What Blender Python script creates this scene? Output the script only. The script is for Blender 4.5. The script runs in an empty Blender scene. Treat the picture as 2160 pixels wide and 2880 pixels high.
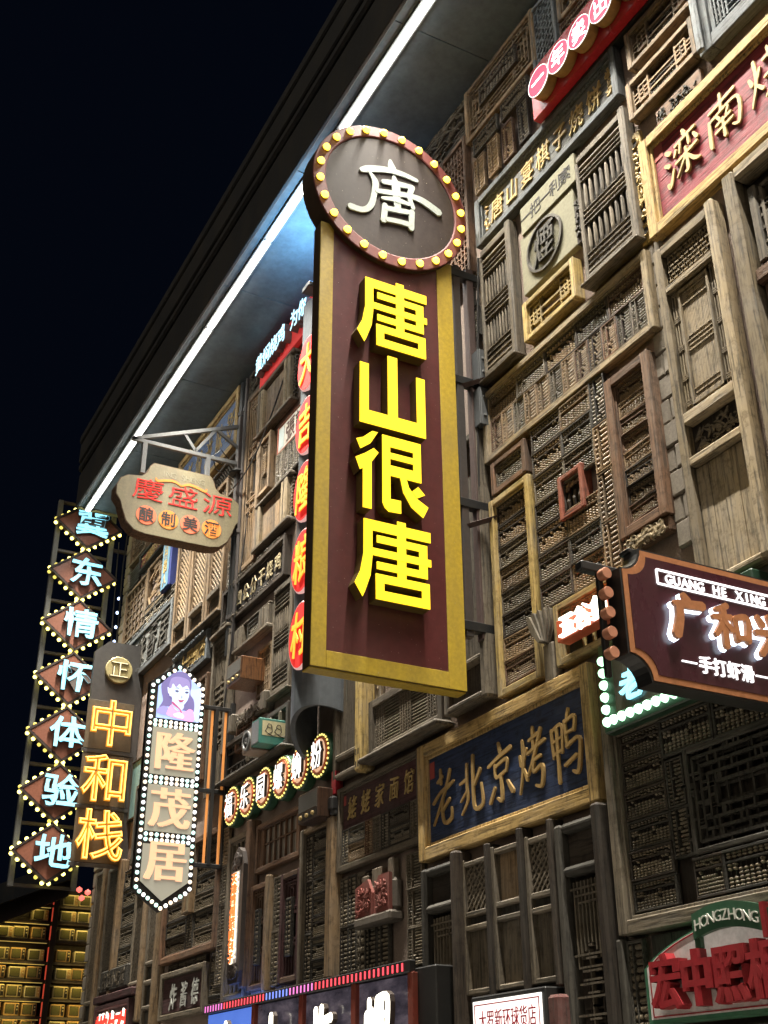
import bpy, math, random
from mathutils import Vector, Matrix
random.seed(11)
SC = bpy.context.scene
COL = SC.collection
R = math.radians
U = random.uniform

# ------------------------------------------------------------------ camera, night sky, fill light, exposure
CAM_Z = 1.6
yaw, pitch, roll = R(-62.0), R(27.1), R(-0.3)
fwd = Vector((math.sin(yaw)*math.cos(pitch), math.cos(yaw)*math.cos(pitch), math.sin(pitch)))
rgt = Vector((math.cos(yaw), -math.sin(yaw), 0)); upv = rgt.cross(fwd)
r_ = math.cos(roll)*rgt + math.sin(roll)*upv; u_ = -math.sin(roll)*rgt + math.cos(roll)*upv
cam_d = bpy.data.cameras.new('camera'); cam = bpy.data.objects.new('camera', cam_d); COL.objects.link(cam)
m = Matrix(((r_.x, u_.x, -fwd.x), (r_.y, u_.y, -fwd.y), (r_.z, u_.z, -fwd.z))).to_4x4()
m.translation = Vector((0, 0, CAM_Z)); cam.matrix_world = m
cam_d.sensor_fit = 'VERTICAL'; cam_d.sensor_height = 36; cam_d.lens = 3345/2880*36
cam_d.clip_start = 0.05; cam_d.clip_end = 2000
SC.camera = cam

wd = bpy.data.worlds.new('World'); SC.world = wd; wd.use_nodes = True
nt = wd.node_tree; bg = nt.nodes['Background']
sky = nt.nodes.new('ShaderNodeTexSky'); sky.sky_type = 'NISHITA'; sky.sun_disc = False
sky.sun_elevation = R(-2.5); sky.sun_rotation = R(200); sky.air_density = 1.0; sky.dust_density = 1.0; sky.ozone_density = 4.0
tint = nt.nodes.new('ShaderNodeMixRGB'); tint.inputs[0].default_value = 0.9
tint.inputs[2].default_value = (0.020, 0.036, 0.082, 1)
nt.links.new(sky.outputs[0], tint.inputs[1]); nt.links.new(tint.outputs[0], bg.inputs[0])
bg.inputs[1].default_value = 0.05

sun_d = bpy.data.lights.new('sun', 'SUN'); sun_d.energy = 0.72; sun_d.angle = R(95); sun_d.color = (1.0, 0.87, 0.68)
sun = bpy.data.objects.new('sun', sun_d); COL.objects.link(sun)
sun.rotation_euler = Vector((-0.42, 0.62, -0.66)).to_track_quat('-Z', 'Y').to_euler()

vs = SC.view_settings; vs.view_transform = 'Standard'; vs.look = 'None'; vs.exposure = 0.12; vs.gamma = 1; vs.use_curve_mapping = False
SC.cycles.sample_clamp_indirect = 3.0; SC.cycles.sample_clamp_direct = 0; SC.cycles.max_bounces = 6
SC.cycles.caustics_reflective = False; SC.cycles.caustics_refractive = False

# ------------------------------------------------------------------ materials
MATS = {}
def nodes_of(name):
    mt = bpy.data.materials.new(name); mt.use_nodes = True
    t = mt.node_tree; b = t.nodes['Principled BSDF']
    return mt, t, b
def N(t, kind, **kw):
    n = t.nodes.new('ShaderNode' + kind)
    for k, v in kw.items(): setattr(n, k, v)
    return n
def ramp(t, stops):
    n = N(t, 'ValToRGB'); e = n.color_ramp.elements
    while len(e) > 1: e.remove(e[-1])
    e[0].position = stops[0][0]; e[0].color = (*stops[0][1], 1)
    for p, c in stops[1:]:
        q = e.new(p); q.color = (*c, 1)
    return n
def coords(t, scale):
    g = N(t, 'NewGeometry'); mp = N(t, 'Mapping'); mp.inputs['Scale'].default_value = scale
    t.links.new(g.outputs['Position'], mp.inputs['Vector']); return mp
def noise(t, vec, scale, detail=5, rough=.6):
    n = N(t, 'TexNoise'); n.inputs['Scale'].default_value = scale; n.inputs['Detail'].default_value = detail
    n.inputs['Roughness'].default_value = rough
    t.links.new(vec.outputs[0], n.inputs['Vector']); return n
def wood(name, col, grain='z', weather=.35, vary=.35, gloss=.75, worn=None, bump=.5):
    key = name + '_' + grain
    if key in MATS: return MATS[key]
    mt, t, b = nodes_of(key); L = t.links.new
    s = {'z': (55, 55, 3.2), 'x': (3.2, 55, 55), 'y': (55, 3.2, 55)}[grain]
    n1 = noise(t, coords(t, s), 1.0, 7, .65)
    c = col; dk = tuple(v*.42 for v in c); lt = tuple(min(1, v*1.45+.01) for v in c)
    rp = ramp(t, [(.30, tuple(v*.22 for v in c)), (.40, dk), (.50, c), (.60, c), (.74, lt)]); L(n1.outputs['Fac'], rp.inputs[0])
    n2 = noise(t, coords(t, (1, 1, 1)), 2.3, 6, .62)
    g = sum(c)/3; wc = worn or (g*1.15+.02, g*1.05+.02, g*.95+.015)
    r2 = ramp(t, [(.42, (0, 0, 0)), (.66, (weather,)*3)]); L(n2.outputs['Fac'], r2.inputs[0])
    mx = N(t, 'MixRGB'); L(r2.outputs[0], mx.inputs[0]); L(rp.outputs[0], mx.inputs[1]); mx.inputs[2].default_value = (*wc, 1)
    n3 = noise(t, coords(t, (1, 1, 1)), 16, 4, .7)      # grime blotches
    r3 = ramp(t, [(.30, (.45, .43, .40)), (.5, (1, 1, 1))]); L(n3.outputs['Fac'], r3.inputs[0])
    mul = N(t, 'MixRGB', blend_type='MULTIPLY'); mul.inputs[0].default_value = .75
    L(mx.outputs[0], mul.inputs[1]); L(r3.outputs[0], mul.inputs[2])
    oi = N(t, 'ObjectInfo'); mr = N(t, 'MapRange'); mr.inputs['To Min'].default_value = 1-vary; mr.inputs['To Max'].default_value = 1+vary*.8
    L(oi.outputs['Random'], mr.inputs['Value'])
    hs = N(t, 'HueSaturation'); L(mr.outputs[0], hs.inputs['Value']); L(mul.outputs[0], hs.inputs['Color'])
    L(hs.outputs[0], b.inputs['Base Color'])
    b.inputs['Roughness'].default_value = gloss; b.inputs['Specular IOR Level'].default_value = .3
    bp = N(t, 'Bump'); bp.inputs['Strength'].default_value = min(1, bump*1.6); bp.inputs['Distance'].default_value = .006
    L(n1.outputs['Fac'], bp.inputs['Height']); L(bp.outputs[0], b.inputs['Normal'])
    MATS[key] = mt; return mt
def paint(name, col, rough=.5, spec=.4, dirt=.35, dirtcol=(.12, .10, .07), metal=0, scale=3.0, bump=.0, streak=True, speck=0):
    if name in MATS: return MATS[name]
    mt, t, b = nodes_of(name); L = t.links.new
    n1 = noise(t, coords(t, (1, 1, .35) if streak else (1, 1, 1)), scale, 8, .7)
    rp = ramp(t, [(.44, (0, 0, 0)), (.75, (dirt,)*3)]); L(n1.outputs['Fac'], rp.inputs[0])
    n2 = noise(t, coords(t, (1, 1, 1)), scale*9, 3, .6)
    r2 = ramp(t, [(.35, tuple(v*.86 for v in col)), (.65, tuple(min(1, v*1.08) for v in col))]); L(n2.outputs['Fac'], r2.inputs[0])
    mx = N(t, 'MixRGB'); L(rp.outputs[0], mx.inputs[0]); L(r2.outputs[0], mx.inputs[1]); mx.inputs[2].default_value = (*dirtcol, 1)
    out_ = mx
    if speck:                                # chips and specks of dust
        n3 = noise(t, coords(t, (1, 1, 1)), 55, 2, .5); r3 = ramp(t, [(.735, (0, 0, 0)), (.76, (speck,)*3)]); L(n3.outputs['Fac'], r3.inputs[0])
        m3 = N(t, 'MixRGB'); L(r3.outputs[0], m3.inputs[0]); L(mx.outputs[0], m3.inputs[1]); m3.inputs[2].default_value = (.42, .36, .30, 1); out_ = m3
    L(out_.outputs[0], b.inputs['Base Color'])
    rr = N(t, 'MapRange'); rr.inputs['To Min'].default_value = max(.05, rough-.12); rr.inputs['To Max'].default_value = min(1, rough+.2)
    L(n1.outputs['Fac'], rr.inputs['Value']); L(rr.outputs[0], b.inputs['Roughness'])
    b.inputs['Specular IOR Level'].default_value = spec; b.inputs['Metallic'].default_value = metal
    if bump:
        bp = N(t, 'Bump'); bp.inputs['Strength'].default_value = bump; bp.inputs['Distance'].default_value = .004
        L(n2.outputs['Fac'], bp.inputs['Height']); L(bp.outputs[0], b.inputs['Normal'])
    MATS[name] = mt; return mt
def glow(name, col, strength, sample=True, vary=0.0, base=.6):
    if name in MATS: return MATS[name]
    mt, t, b = nodes_of(name)
    b.inputs['Base Color'].default_value = (*[min(.8, c*base+.05*base/.6) for c in col], 1); b.inputs['Roughness'].default_value = .7; b.inputs['Specular IOR Level'].default_value = .05
    b.inputs['Emission Color'].default_value = (*col, 1); b.inputs['Emission Strength'].default_value = strength
    if vary:
        n = noise(t, coords(t, (1, 1, 1)), 3.0, 3, .5); mr = N(t, 'MapRange')
        mr.inputs['To Min'].default_value = strength*(1-vary); mr.inputs['To Max'].default_value = strength*(1+vary)
        t.links.new(n.outputs['Fac'], mr.inputs['Value']); t.links.new(mr.outputs[0], b.inputs['Emission Strength'])
    if not sample: mt.cycles.emission_sampling = 'NONE'
    MATS[name] = mt; return mt

def W2(name, col, **k): return wood(name, col, 'z', **k), wood(name, col, 'x', **k)
grey_z, grey_x = W2('grey_wood', (.150, .122, .086))
pale_z, pale_x = W2('pale_wood', (.30, .232, .138))
tan_z, tan_x = W2('tan_wood', (.225, .150, .080))
brown_z, brown_x = W2('brown_wood', (.155, .085, .048))
dark_z, dark_x = W2('dark_wood', (.050, .037, .027))
dgrey_z, dgrey_x = W2('charred_wood', (.062, .056, .046))
ochre_z, ochre_x = W2('ochre_wood', (.40, .285, .095))
bluegrey_z, bluegrey_x = W2('slate_wood', (.120, .135, .145))
gold_z, gold_x = W2('gilt_wood', (.47, .315, .115), weather=.2, vary=.1)
castle_stone = paint('castle_stone', (.125, .105, .085), rough=.9, dirt=.6, dirtcol=(.06, .055, .05), scale=6, bump=.5)
red_z, red_x = W2('red_wood', (.29, .085, .048), vary=.1)
maroon_z, maroon_x = W2('maroon_wood', (.075, .030, .032), vary=.15)
sign_red = wood('lacquer_red', (.21, .018, .030), 'x', weather=.16, vary=0, gloss=.6, worn=(.26, .08, .08))
sign_blue = wood('lacquer_blue', (.026, .042, .098), 'x', weather=.25, vary=0, gloss=.6, worn=(.05, .07, .12))
sign_slate = wood('slate_board', (.150, .155, .150), 'x', weather=.4, vary=.1)
sign_black = wood('black_board', (.036, .032, .032), 'x', weather=.3, vary=.1)
bead_dark = wood('bead_dark', (.19, .155, .105), 'x', vary=.35, bump=.1, gloss=.38)
bead_brown = wood('bead_brown', (.31, .215, .12), 'x', vary=.3, bump=.1, gloss=.38)
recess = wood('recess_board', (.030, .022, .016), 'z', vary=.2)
gilt = paint('gilt_letter', (.50, .36, .14), rough=.5, spec=.5, dirt=.4, dirtcol=(.16, .10, .04), scale=9)
gilt_dark = paint('gilt_dark', (.36, .235, .085), rough=.55, spec=.4, dirt=.5, dirtcol=(.13, .08, .035), scale=9)
ink = paint('ink_black', (.02, .018, .017), rough=.6, dirt=.1)
steel = paint('painted_steel', (.055, .048, .045), rough=.45, dirt=.5, dirtcol=(.10, .055, .035))
rust_steel = paint('rusty_steel', (.075, .045, .038), rough=.55, dirt=.5, dirtcol=(.05, .04, .04))
grey_steel = paint('grey_steel', (.16, .165, .165), rough=.45, dirt=.4, dirtcol=(.09, .09, .085))
box_grey = paint('box_grey', (.075, .08, .085), rough=.4, dirt=.4, dirtcol=(.13, .13, .12))
black_metal = paint('black_metal', (.018, .018, .018), rough=.4, dirt=.2, dirtcol=(.05, .04, .03))

# plaster with a rough, blotched face
def plaster_mat():
    mt, t, b = nodes_of('plaster'); L = t.links.new
    n1 = noise(t, coords(t, (1, 1, 1)), 1.4, 8, .65)
    rp = ramp(t, [(.3, (.21, .155, .125)), (.5, (.275, .208, .170)), (.72, (.335, .262, .215))]); L(n1.outputs['Fac'], rp.inputs[0])
    n2 = noise(t, coords(t, (1, 1, 1)), 60, 6, .75)
    r2 = ramp(t, [(.38, (.62, .6, .58)), (.6, (1, 1, 1))]); L(n2.outputs['Fac'], r2.inputs[0])
    mul = N(t, 'MixRGB', blend_type='MULTIPLY'); mul.inputs[0].default_value = .5; L(rp.outputs[0], mul.inputs[1]); L(r2.outputs[0], mul.inputs[2])
    L(mul.outputs[0], b.inputs['Base Color']); b.inputs['Roughness'].default_value = .92
    bp = N(t, 'Bump'); bp.inputs['Strength'].default_value = .8; bp.inputs['Distance'].default_value = .012
    L(n2.outputs['Fac'], bp.inputs['Height']); L(bp.outputs[0], b.inputs['Normal'])
    return mt
plaster = plaster_mat()
stone_pale = paint('plaque_stone', (.185, .175, .115), rough=.85, dirt=.5, dirtcol=(.15, .14, .10), scale=4, bump=.3)
stone_block = paint('block_stone', (.27, .235, .19), rough=.9, dirt=.6, dirtcol=(.12, .105, .09), scale=5, bump=.6)

# ------------------------------------------------------------------ mesh helpers
class MB:
    def __init__(s): s.v = []; s.f = []
    def box(s, x0, x1, y0, y1, z0, z1, c=0.0):
        if x1 < x0: x0, x1 = x1, x0
        if y1 < y0: y0, y1 = y1, y0
        if z1 < z0: z0, z1 = z1, z0
        b = len(s.v)
        c = min(c, (x1-x0)*.4, (y1-y0)*.4, (z1-z0)*.4)
        if c <= 1e-5:
            s.v += [(x, y, z) for x in (x0, x1) for y in (y0, y1) for z in (z0, z1)]
            s.f += [tuple(b+i for i in q) for q in ((0, 1, 3, 2), (4, 6, 7, 5), (0, 4, 5, 1), (2, 3, 7, 6), (0, 2, 6, 4), (1, 5, 7, 3))]
            return
        X = (x0, x1); Y = (y0, y1); Z = (z0, z1)
        idx = {}
        for i in (0, 1):
            for j in (0, 1):
                for k in (0, 1):
                    dx, dy, dz = (c, -c)[i], (c, -c)[j], (c, -c)[k]
                    for a in range(3):
                        idx[i, j, k, a] = len(s.v)
                        s.v.append((X[i]+(0 if a == 0 else dx), Y[j]+(0 if a == 1 else dy), Z[k]+(0 if a == 2 else dz)))
        I = idx
        for i in (0, 1):
            s.f.append((I[i, 0, 0, 0], I[i, 1, 0, 0], I[i, 1, 1, 0], I[i, 0, 1, 0]))
            s.f.append((I[0, i, 0, 1], I[1, i, 0, 1], I[1, i, 1, 1], I[0, i, 1, 1]))
            s.f.append((I[0, 0, i, 2], I[1, 0, i, 2], I[1, 1, i, 2], I[0, 1, i, 2]))
        for i in (0, 1):
            for j in (0, 1):
                s.f.append((I[i, j, 0, 0], I[i, j, 1, 0], I[i, j, 1, 1], I[i, j, 0, 1]))
                s.f.append((I[i, 0, j, 0], I[i, 1, j, 0], I[i, 1, j, 2], I[i, 0, j, 2]))
                s.f.append((I[0, i, j, 1], I[1, i, j, 1], I[1, i, j, 2], I[0, i, j, 2]))
                for k in (0, 1): s.f.append((I[i, j, k, 0], I[i, j, k, 1], I[i, j, k, 2]))
    def seg(s, p, q, w, y0, y1):
        """bar in the x-z plane from p to q"""
        d = Vector((q[0]-p[0], q[1]-p[1])); l = d.length
        if l < 1e-6: return
        n = Vector((-d.y, d.x))/l*w/2
        s.prism([(p[0]+n.x, p[1]+n.y), (p[0]-n.x, p[1]-n.y), (q[0]-n.x, q[1]-n.y), (q[0]+n.x, q[1]+n.y)], y0, y1)
    def prism(s, poly, y0, y1):
        b = len(s.v); n = len(poly)
        s.v += [(x, y0, z) for x, z in poly] + [(x, y1, z) for x, z in poly]
        s.f.append(tuple(range(b, b+n))); s.f.append(tuple(range(b+2*n-1, b+n-1, -1)))
        for i in range(n):
            j = (i+1) % n; s.f.append((b+i, b+n+i, b+n+j, b+j))
    def strip(s, pts, y0, y1):
        """brush stroke: pts of (x, z, width) -> tapered extruded ribbon"""
        P = smooth(pts, 5); Lf = []; Rt = []
        for i, (x, z, w) in enumerate(P):
            a = P[max(0, i-1)]; c = P[min(len(P)-1, i+1)]
            d = Vector((c[0]-a[0], c[1]-a[1]));
            if d.length < 1e-9: d = Vector((1, 0))
            d.normalize(); n = Vector((-d.y, d.x))*w/2
            Lf.append((x+n.x, z+n.y)); Rt.append((x-n.x, z-n.y))
        # rounded caps
        x, z, w = P[0]; d = Vector((P[0][0]-P[1][0], P[0][1]-P[1][1])).normalized()*w*.35
        Lf.insert(0, (x+d.x+(Lf[0][0]-x)*.45, z+d.y+(Lf[0][1]-z)*.45)); Rt.insert(0, (x+d.x+(Rt[0][0]-x)*.45, z+d.y+(Rt[0][1]-z)*.45))
        x, z, w = P[-1]; d = Vector((P[-1][0]-P[-2][0], P[-1][1]-P[-2][1])).normalized()*w*.35
        Lf.append((x+d.x+(Lf[-1][0]-x)*.45, z+d.y+(Lf[-1][1]-z)*.45)); Rt.append((x+d.x+(Rt[-1][0]-x)*.45, z+d.y+(Rt[-1][1]-z)*.45))
        n = len(Lf)
        for i in range(n-1):
            s.quadprism((Lf[i], Rt[i], Rt[i+1], Lf[i+1]), y0, y1, i == 0, i == n-2)
    def quadprism(s, q, y0, y1, cap0, cap1):
        b = len(s.v)
        s.v += [(x, y0, z) for x, z in q] + [(x, y1, z) for x, z in q]
        s.f += [(b, b+1, b+2, b+3), (b+1, b+5, b+6, b+2), (b+3, b+2+5, b+4, b)]
        s.f[-1] = (b+3, b+7, b+4, b)
        if cap0: s.f.append((b, b+4, b+5, b+1))
        if cap1: s.f.append((b+2, b+6, b+7, b+3))
    def tube(s, path, r, n=6):
        P = [Vector(p) for p in path]; b = len(s.v); rr = r if isinstance(r, (list, tuple)) else [r]*len(P)
        for i, p in enumerate(P):
            d = (P[min(i+1, len(P)-1)]-P[max(i-1, 0)]).normalized()
            a = d.cross(Vector((0, 1, 0)) if abs(d.y) < .9 else Vector((1, 0, 0))).normalized(); c = d.cross(a)
            for k in range(n):
                t = 2*math.pi*k/n; s.v.append(tuple(p+(a*math.cos(t)+c*math.sin(t))*rr[i]))
        for i in range(len(P)-1):
            for k in range(n):
                k2 = (k+1) % n; s.f.append((b+i*n+k, b+i*n+k2, b+(i+1)*n+k2, b+(i+1)*n+k))
        s.f.append(tuple(b+k for k in range(n))); e = b+(len(P)-1)*n; s.f.append(tuple(e+n-1-k for k in range(n)))
    def lathe(s, c, prof, n=8, axis='z', ell=1.0):
        """prof of (radius, height) about an axis through c"""
        b = len(s.v)
        for r, h in prof:
            for k in range(n):
                t = 2*math.pi*k/n; u = r*math.cos(t)*ell; v = r*math.sin(t)
                s.v.append({'z': (c[0]+u, c[1]+v, c[2]+h), 'y': (c[0]+u, c[1]+h, c[2]+v), 'x': (c[0]+h, c[1]+u, c[2]+v)}[axis])
        m_ = len(prof)
        for i in range(m_-1):
            for k in range(n):
                k2 = (k+1) % n; s.f.append((b+i*n+k, b+i*n+k2, b+(i+1)*n+k2, b+(i+1)*n+k))
        if prof[0][0] > 1e-6: s.f.append(tuple(b+n-1-k for k in range(n)))
        if prof[-1][0] > 1e-6: s.f.append(tuple(b+(m_-1)*n+k for k in range(n)))
    def mesh(s, name, mat, smooth_=False):
        me = bpy.data.meshes.new(name); me.from_pydata(s.v, [], s.f); me.update()
        if mat: me.materials.append(mat)
        if smooth_: me.polygons.foreach_set('use_smooth', [True]*len(me.polygons))
        return me
    def build(s, name, mat, parent=None, loc=(0, 0, 0), kind=None, label=None, smooth_=False):
        return link(name, s.mesh(name, mat, smooth_), parent, loc, kind, label)
def smooth(pts, k):
    if len(pts) == 2:
        a, b = pts
        return [tuple(a[j]+(b[j]-a[j])*t/3 for j in range(3)) for t in range(4)]
    out = []; P = [pts[0]]+list(pts)+[pts[-1]]
    for i in range(1, len(P)-2):
        p0, p1, p2, p3 = P[i-1:i+3]
        for q in range(k):
            t = q/k
            out.append(tuple(.5*((2*p1[j])+(-p0[j]+p2[j])*t+(2*p0[j]-5*p1[j]+4*p2[j]-p3[j])*t*t+(-p0[j]+3*p1[j]-3*p2[j]+p3[j])*t**3) for j in range(3)))
    out.append(tuple(pts[-1])); return out
def link(name, me, parent=None, loc=(0, 0, 0), kind=None, label=None):
    o = bpy.data.objects.new(name, me); COL.objects.link(o); o.location = loc
    if parent: o.parent = parent
    if kind: o['kind'] = kind
    if label: o['label'] = label
    return o
def tag(o, label, cat, group=None):
    o['label'] = label; o['category'] = cat
    if group: o['group'] = group
    return o
def thing(name, label, cat, loc, group=None, rz=0):
    o = bpy.data.objects.new(name, None); COL.objects.link(o); o.location = loc; o.rotation_euler = (0, 0, rz)
    o.empty_display_size = .1
    return tag(o, label, cat, group)
CACHE = {}
def pbox(name, parent, x0, x1, y0, y1, z0, z1, mat, c=.006, label=None):
    """one box-shaped part, mesh shared with equal boxes"""
    d = (round(abs(x1-x0), 3), round(abs(y1-y0), 3), round(abs(z1-z0), 3)); key = (d, mat.name, c)
    me = CACHE.get(key)
    if me is None:
        b = MB(); b.box(-d[0]/2, d[0]/2, -d[1]/2, d[1]/2, -d[2]/2, d[2]/2, c); me = CACHE[key] = b.mesh(name, mat)
    return link(name, me, parent, ((x0+x1)/2, (y0+y1)/2, (z0+z1)/2), None, label)

# ------------------------------------------------------------------ lettering
GLYPH = {}
def glyph(ch, off=0.0, ext=.03, tube=0.0):
    key = (ch, off, ext, tube)
    if key in GLYPH: return GLYPH[key]
    cu = bpy.data.curves.new('glyph', 'FONT'); cu.body = ch; cu.resolution_u = 3
    if tube: cu.fill_mode = 'NONE'; cu.bevel_depth = tube; cu.bevel_resolution = 0
    else: cu.offset = off; cu.extrude = ext
    o = bpy.data.objects.new('glyph', cu); COL.objects.link(o)
    me = bpy.data.meshes.new_from_object(o.evaluated_get(bpy.context.evaluated_depsgraph_get()))
    vs_ = [tuple(v.co) for v in me.vertices]; fs = [tuple(p.vertices) for p in me.polygons]
    bpy.data.objects.remove(o); bpy.data.curves.remove(cu); bpy.data.meshes.remove(me)
    GLYPH[key] = (vs_, fs); return GLYPH[key]
def char(ch, parent, cx, cz, w, h, y, depth, mat, off=0.0, fat=0.0, shear=0.0, rise=0.0, wob=0.0, tube=0.0, name='character', latin=False):
    """one raised letter, its face at local y (towards the street), centre (cx, cz)"""
    vs_, fs = glyph(ch, off, .5, tube)
    if latin:
        xs = [v[0] for v in vs_] or [0]; ox = (min(xs)+max(xs))/2; oz = .36; sx = h/.72; sz = h/.72
    else: ox, oz, sx, sz = .5, .3575, w/.83, h/.875
    mb = MB(); reps = [(0, 0)] if not fat else [(-fat, 0), (0, .0012), (fat, .0024)]
    k1, k2, k3 = U(0, 6), U(0, 6), U(0, 6)
    for dx, dy in reps:
        b = len(mb.v)
        for X, Y, Z in vs_:
            x = (X-ox)*sx + dx; z = (Y-oz)*sz
            if wob:
                x += wob*w*(math.sin(z/h*9+k1)*.6+math.sin((x+z)/h*21+k2)*.4); z += wob*h*(math.sin(x/w*8+k3)*.6+math.sin((x-z)/h*19+k1)*.4)
            z += rise*x; x += shear*z
            yy = (y + depth*(.5-Z) + dy) if not tube else (y - Z*h)
            mb.v.append((cx+x, yy, cz+z))
        mb.f += [tuple(b+i for i in f) for f in fs]
    return mb.build(name, mat, parent)
def text(s, parent, x0, x1, cz, h, y, depth, mat, w=None, **k):
    """a horizontal line of separate letters between x0 and x1"""
    n = len(s); p = (x1-x0)/n
    for i, ch in enumerate(s):
        if ch != ' ': char(ch, parent, x0+p*(i+.5), cz, w or min(p*.95, h), h, y, depth, mat, **k)
def latin(s, parent, x0, x1, cz, h, y, depth, mat, **k):
    n = len(s); p = (x1-x0)/n
    for i, ch in enumerate(s):
        if ch != ' ': char(ch, parent, x0+p*(i+.5), cz, h, h, y, depth, mat, latin=True, **k)
def vtext(s, parent, cx, z1, z0, w, y, depth, mat, h=None, **k):
    n = len(s); p = (z1-z0)/n
    for i, ch in enumerate(s): char(ch, parent, cx, z1-p*(i+.5), w, h or p*.9, y, depth, mat, **k)
def brush(strokes, parent, fx, y, depth, mat, name='character'):
    """strokes of (x, z, width) in a sheet mapped by fx -> local metres"""
    mb = MB()
    for i, st in enumerate(strokes): mb.strip([fx(*p) for p in st], y-.0008*i, y+depth)
    return mb.build(name, mat, parent)
# ------------------------------------------------------------------ the building: plaster front, deep eave, LED line, ground
YW = 5.08                                   # face of the plaster wall; fronts of the hung things stand at about y = 5.0
SOF = 11.14                                 # underside of the eave
asph = paint('asphalt', (.05, .05, .05), rough=.85, dirt=.3, streak=False)
g = MB(); g.box(-400, 400, -400, 400, -.2, 0); o = g.build('ground', asph, kind='structure')
g = MB(); g.box(-60, 12, 1.2, 60, 0.0, .14); o = g.build('pavement', paint('paving', (.20, .19, .175), rough=.8, dirt=.4), kind='structure')

bld = thing('shop_building', 'long shop building, its front hung with salvaged windows under a deep lit eave', 'building', (-8, YW, 0))
def bl(x): return x+8                       # world x -> building x
g = MB(); g.box(bl(-19.30), bl(4), 0, .4, .14, SOF+.9); g.build('wall', plaster, bld)
sof_mat = paint('soffit_panel', (.095, .125, .145), rough=.45, spec=.35, dirt=.7, dirtcol=(.035, .04, .045), scale=1.6, streak=False)  # blue-grey, with the teal cast of the sign light put into the tint
xs = [-18.72]
while xs[-1] < 3.5: xs.append(xs[-1]+2.32)
for a, b_ in zip(xs, xs[1:]): pbox('soffit_panel', bld, bl(a)+.004, bl(b_)-.004, 3.93-YW, .0, SOF, SOF+.05, sof_mat, c=.004)
fas = paint('fascia', (.030, .031, .033), rough=.6, dirt=.3)
pbox('fascia_board', bld, bl(-18.72), bl(4), 3.88-YW, 3.93-YW, SOF-.02, SOF+.60, fas, c=.01)
pbox('fascia_board', bld, bl(-18.74), bl(4), 3.85-YW, 3.93-YW, SOF+.66, SOF+.80, fas, c=.03)
pbox('fascia_board', bld, bl(-18.74), bl(4), 3.84-YW, 3.93-YW, SOF+.84, SOF+1.22, fas, c=.02)
pbox('roof', bld, bl(-18.76), bl(4), 3.82-YW, .45, SOF+1.24, SOF+1.4, fas, c=.02)
pbox('eave_end', bld, bl(-18.78), bl(-18.724), 3.93-YW, .0, SOF-.03, SOF+.62, paint('eave_end', (.20, .19, .06), rough=.6), c=.01)
# quoins: rough stone blocks up the far corner
z = .2; k = 0
while z < SOF-.2:
    h = U(.15, .26); w = (.34, .22)[k % 2]
    pbox('stone_block', bld, bl(-19.34), bl(-19.34+w), -.045-U(0, .02), .30, z, min(z+h-.012, SOF), stone_block, c=.014); z += h; k += 1
# rough coursed blocks in the strip between the brown frame and the tall pale door
for k in range(13):
    z = 4.95+k*.19
    for j in range(2):
        x = -5.36+j*.145-(k % 2)*.06
        pbox('stone_block', bld, bl(max(x, -5.39)), bl(min(x+.14, -5.14)), -.02-U(0, .014), .02, z, z+.183, stone_block, c=.012)

led_face = glow('led_face', (1.0, .99, .93), 28.0)
strip = thing('led_light_line', 'bright white LED light line running under the whole eave', 'light fixture', (-8, 4.1, SOF))
x = -18.74; k = 0
while x < 3:
    L_ = 2.02
    pbox('housing', strip, bl(x), bl(x+L_-.02), -.065, .065, -.028, -.004, grey_steel, c=.004)
    fc = pbox('led_segment', strip, bl(x+.02), bl(x+L_-.045), -.031, .031, -.052, -.029, led_face, c=.004)
    ld = bpy.data.lights.new('led_lamp', 'AREA'); ld.shape = 'RECTANGLE'; ld.size = L_-.04; ld.size_y = .05
    ld.energy = 175; ld.color = (1.0, .94, .82); ld.spread = R(70)
    lo = bpy.data.objects.new('led_lamp', ld); COL.objects.link(lo); lo.parent = strip
    lo.location = (bl(x+L_/2), 0, -.060); lo.rotation_euler = (R(2), 0, 0)
    x += L_

# ------------------------------------------------------------------ patterns for lattices; mb, rect, front y, back y
def p_grid(mb, x0, z0, x1, z1, y0, y1, nx=3, nz=3, t=.014):
    for i in range(1, nx):
        x = x0+(x1-x0)*i/nx+U(-.1, .1)*t; br = random.random() < .06       # a few bars are broken short
        mb.box(x-t/2, x+t/2, y0, y1, z0 if not br else z0+(z1-z0)*U(.2, .5), z1)
    for i in range(1, nz): z = z0+(z1-z0)*i/nz+U(-.1, .1)*t; mb.box(x0, x1 if random.random() > .05 else x0+(x1-x0)*U(.5, .9), y0+.003, y1, z-t/2, z+t/2)
def p_diag(mb, x0, z0, x1, z1, y0, y1, sp=.05, t=.012, both=True, down=True):
    w, h = x1-x0, z1-z0
    for sgn in ((1, -1) if both else ((-1,) if down else (1,))):
        c = -h if sgn > 0 else 0
        while c < w+(h if sgn < 0 else 0):
            pts = []
            for u in (0, w):
                v = (u-c)*sgn
                if 0 <= v <= h: pts.append((u, v))
            for v in (0, h):
                u = c+v*sgn
                if 0 <= u <= w: pts.append((u, v))
            if len(pts) >= 2:
                a, b = min(pts), max(pts)
                if (a[0]-b[0])**2+(a[1]-b[1])**2 > .0004:
                    dy = 0 if sgn > 0 else .006
                    mb.seg((x0+a[0], z0+a[1]), (x0+b[0], z0+b[1]), t, y0+dy, y1+dy)
            c += sp
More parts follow.
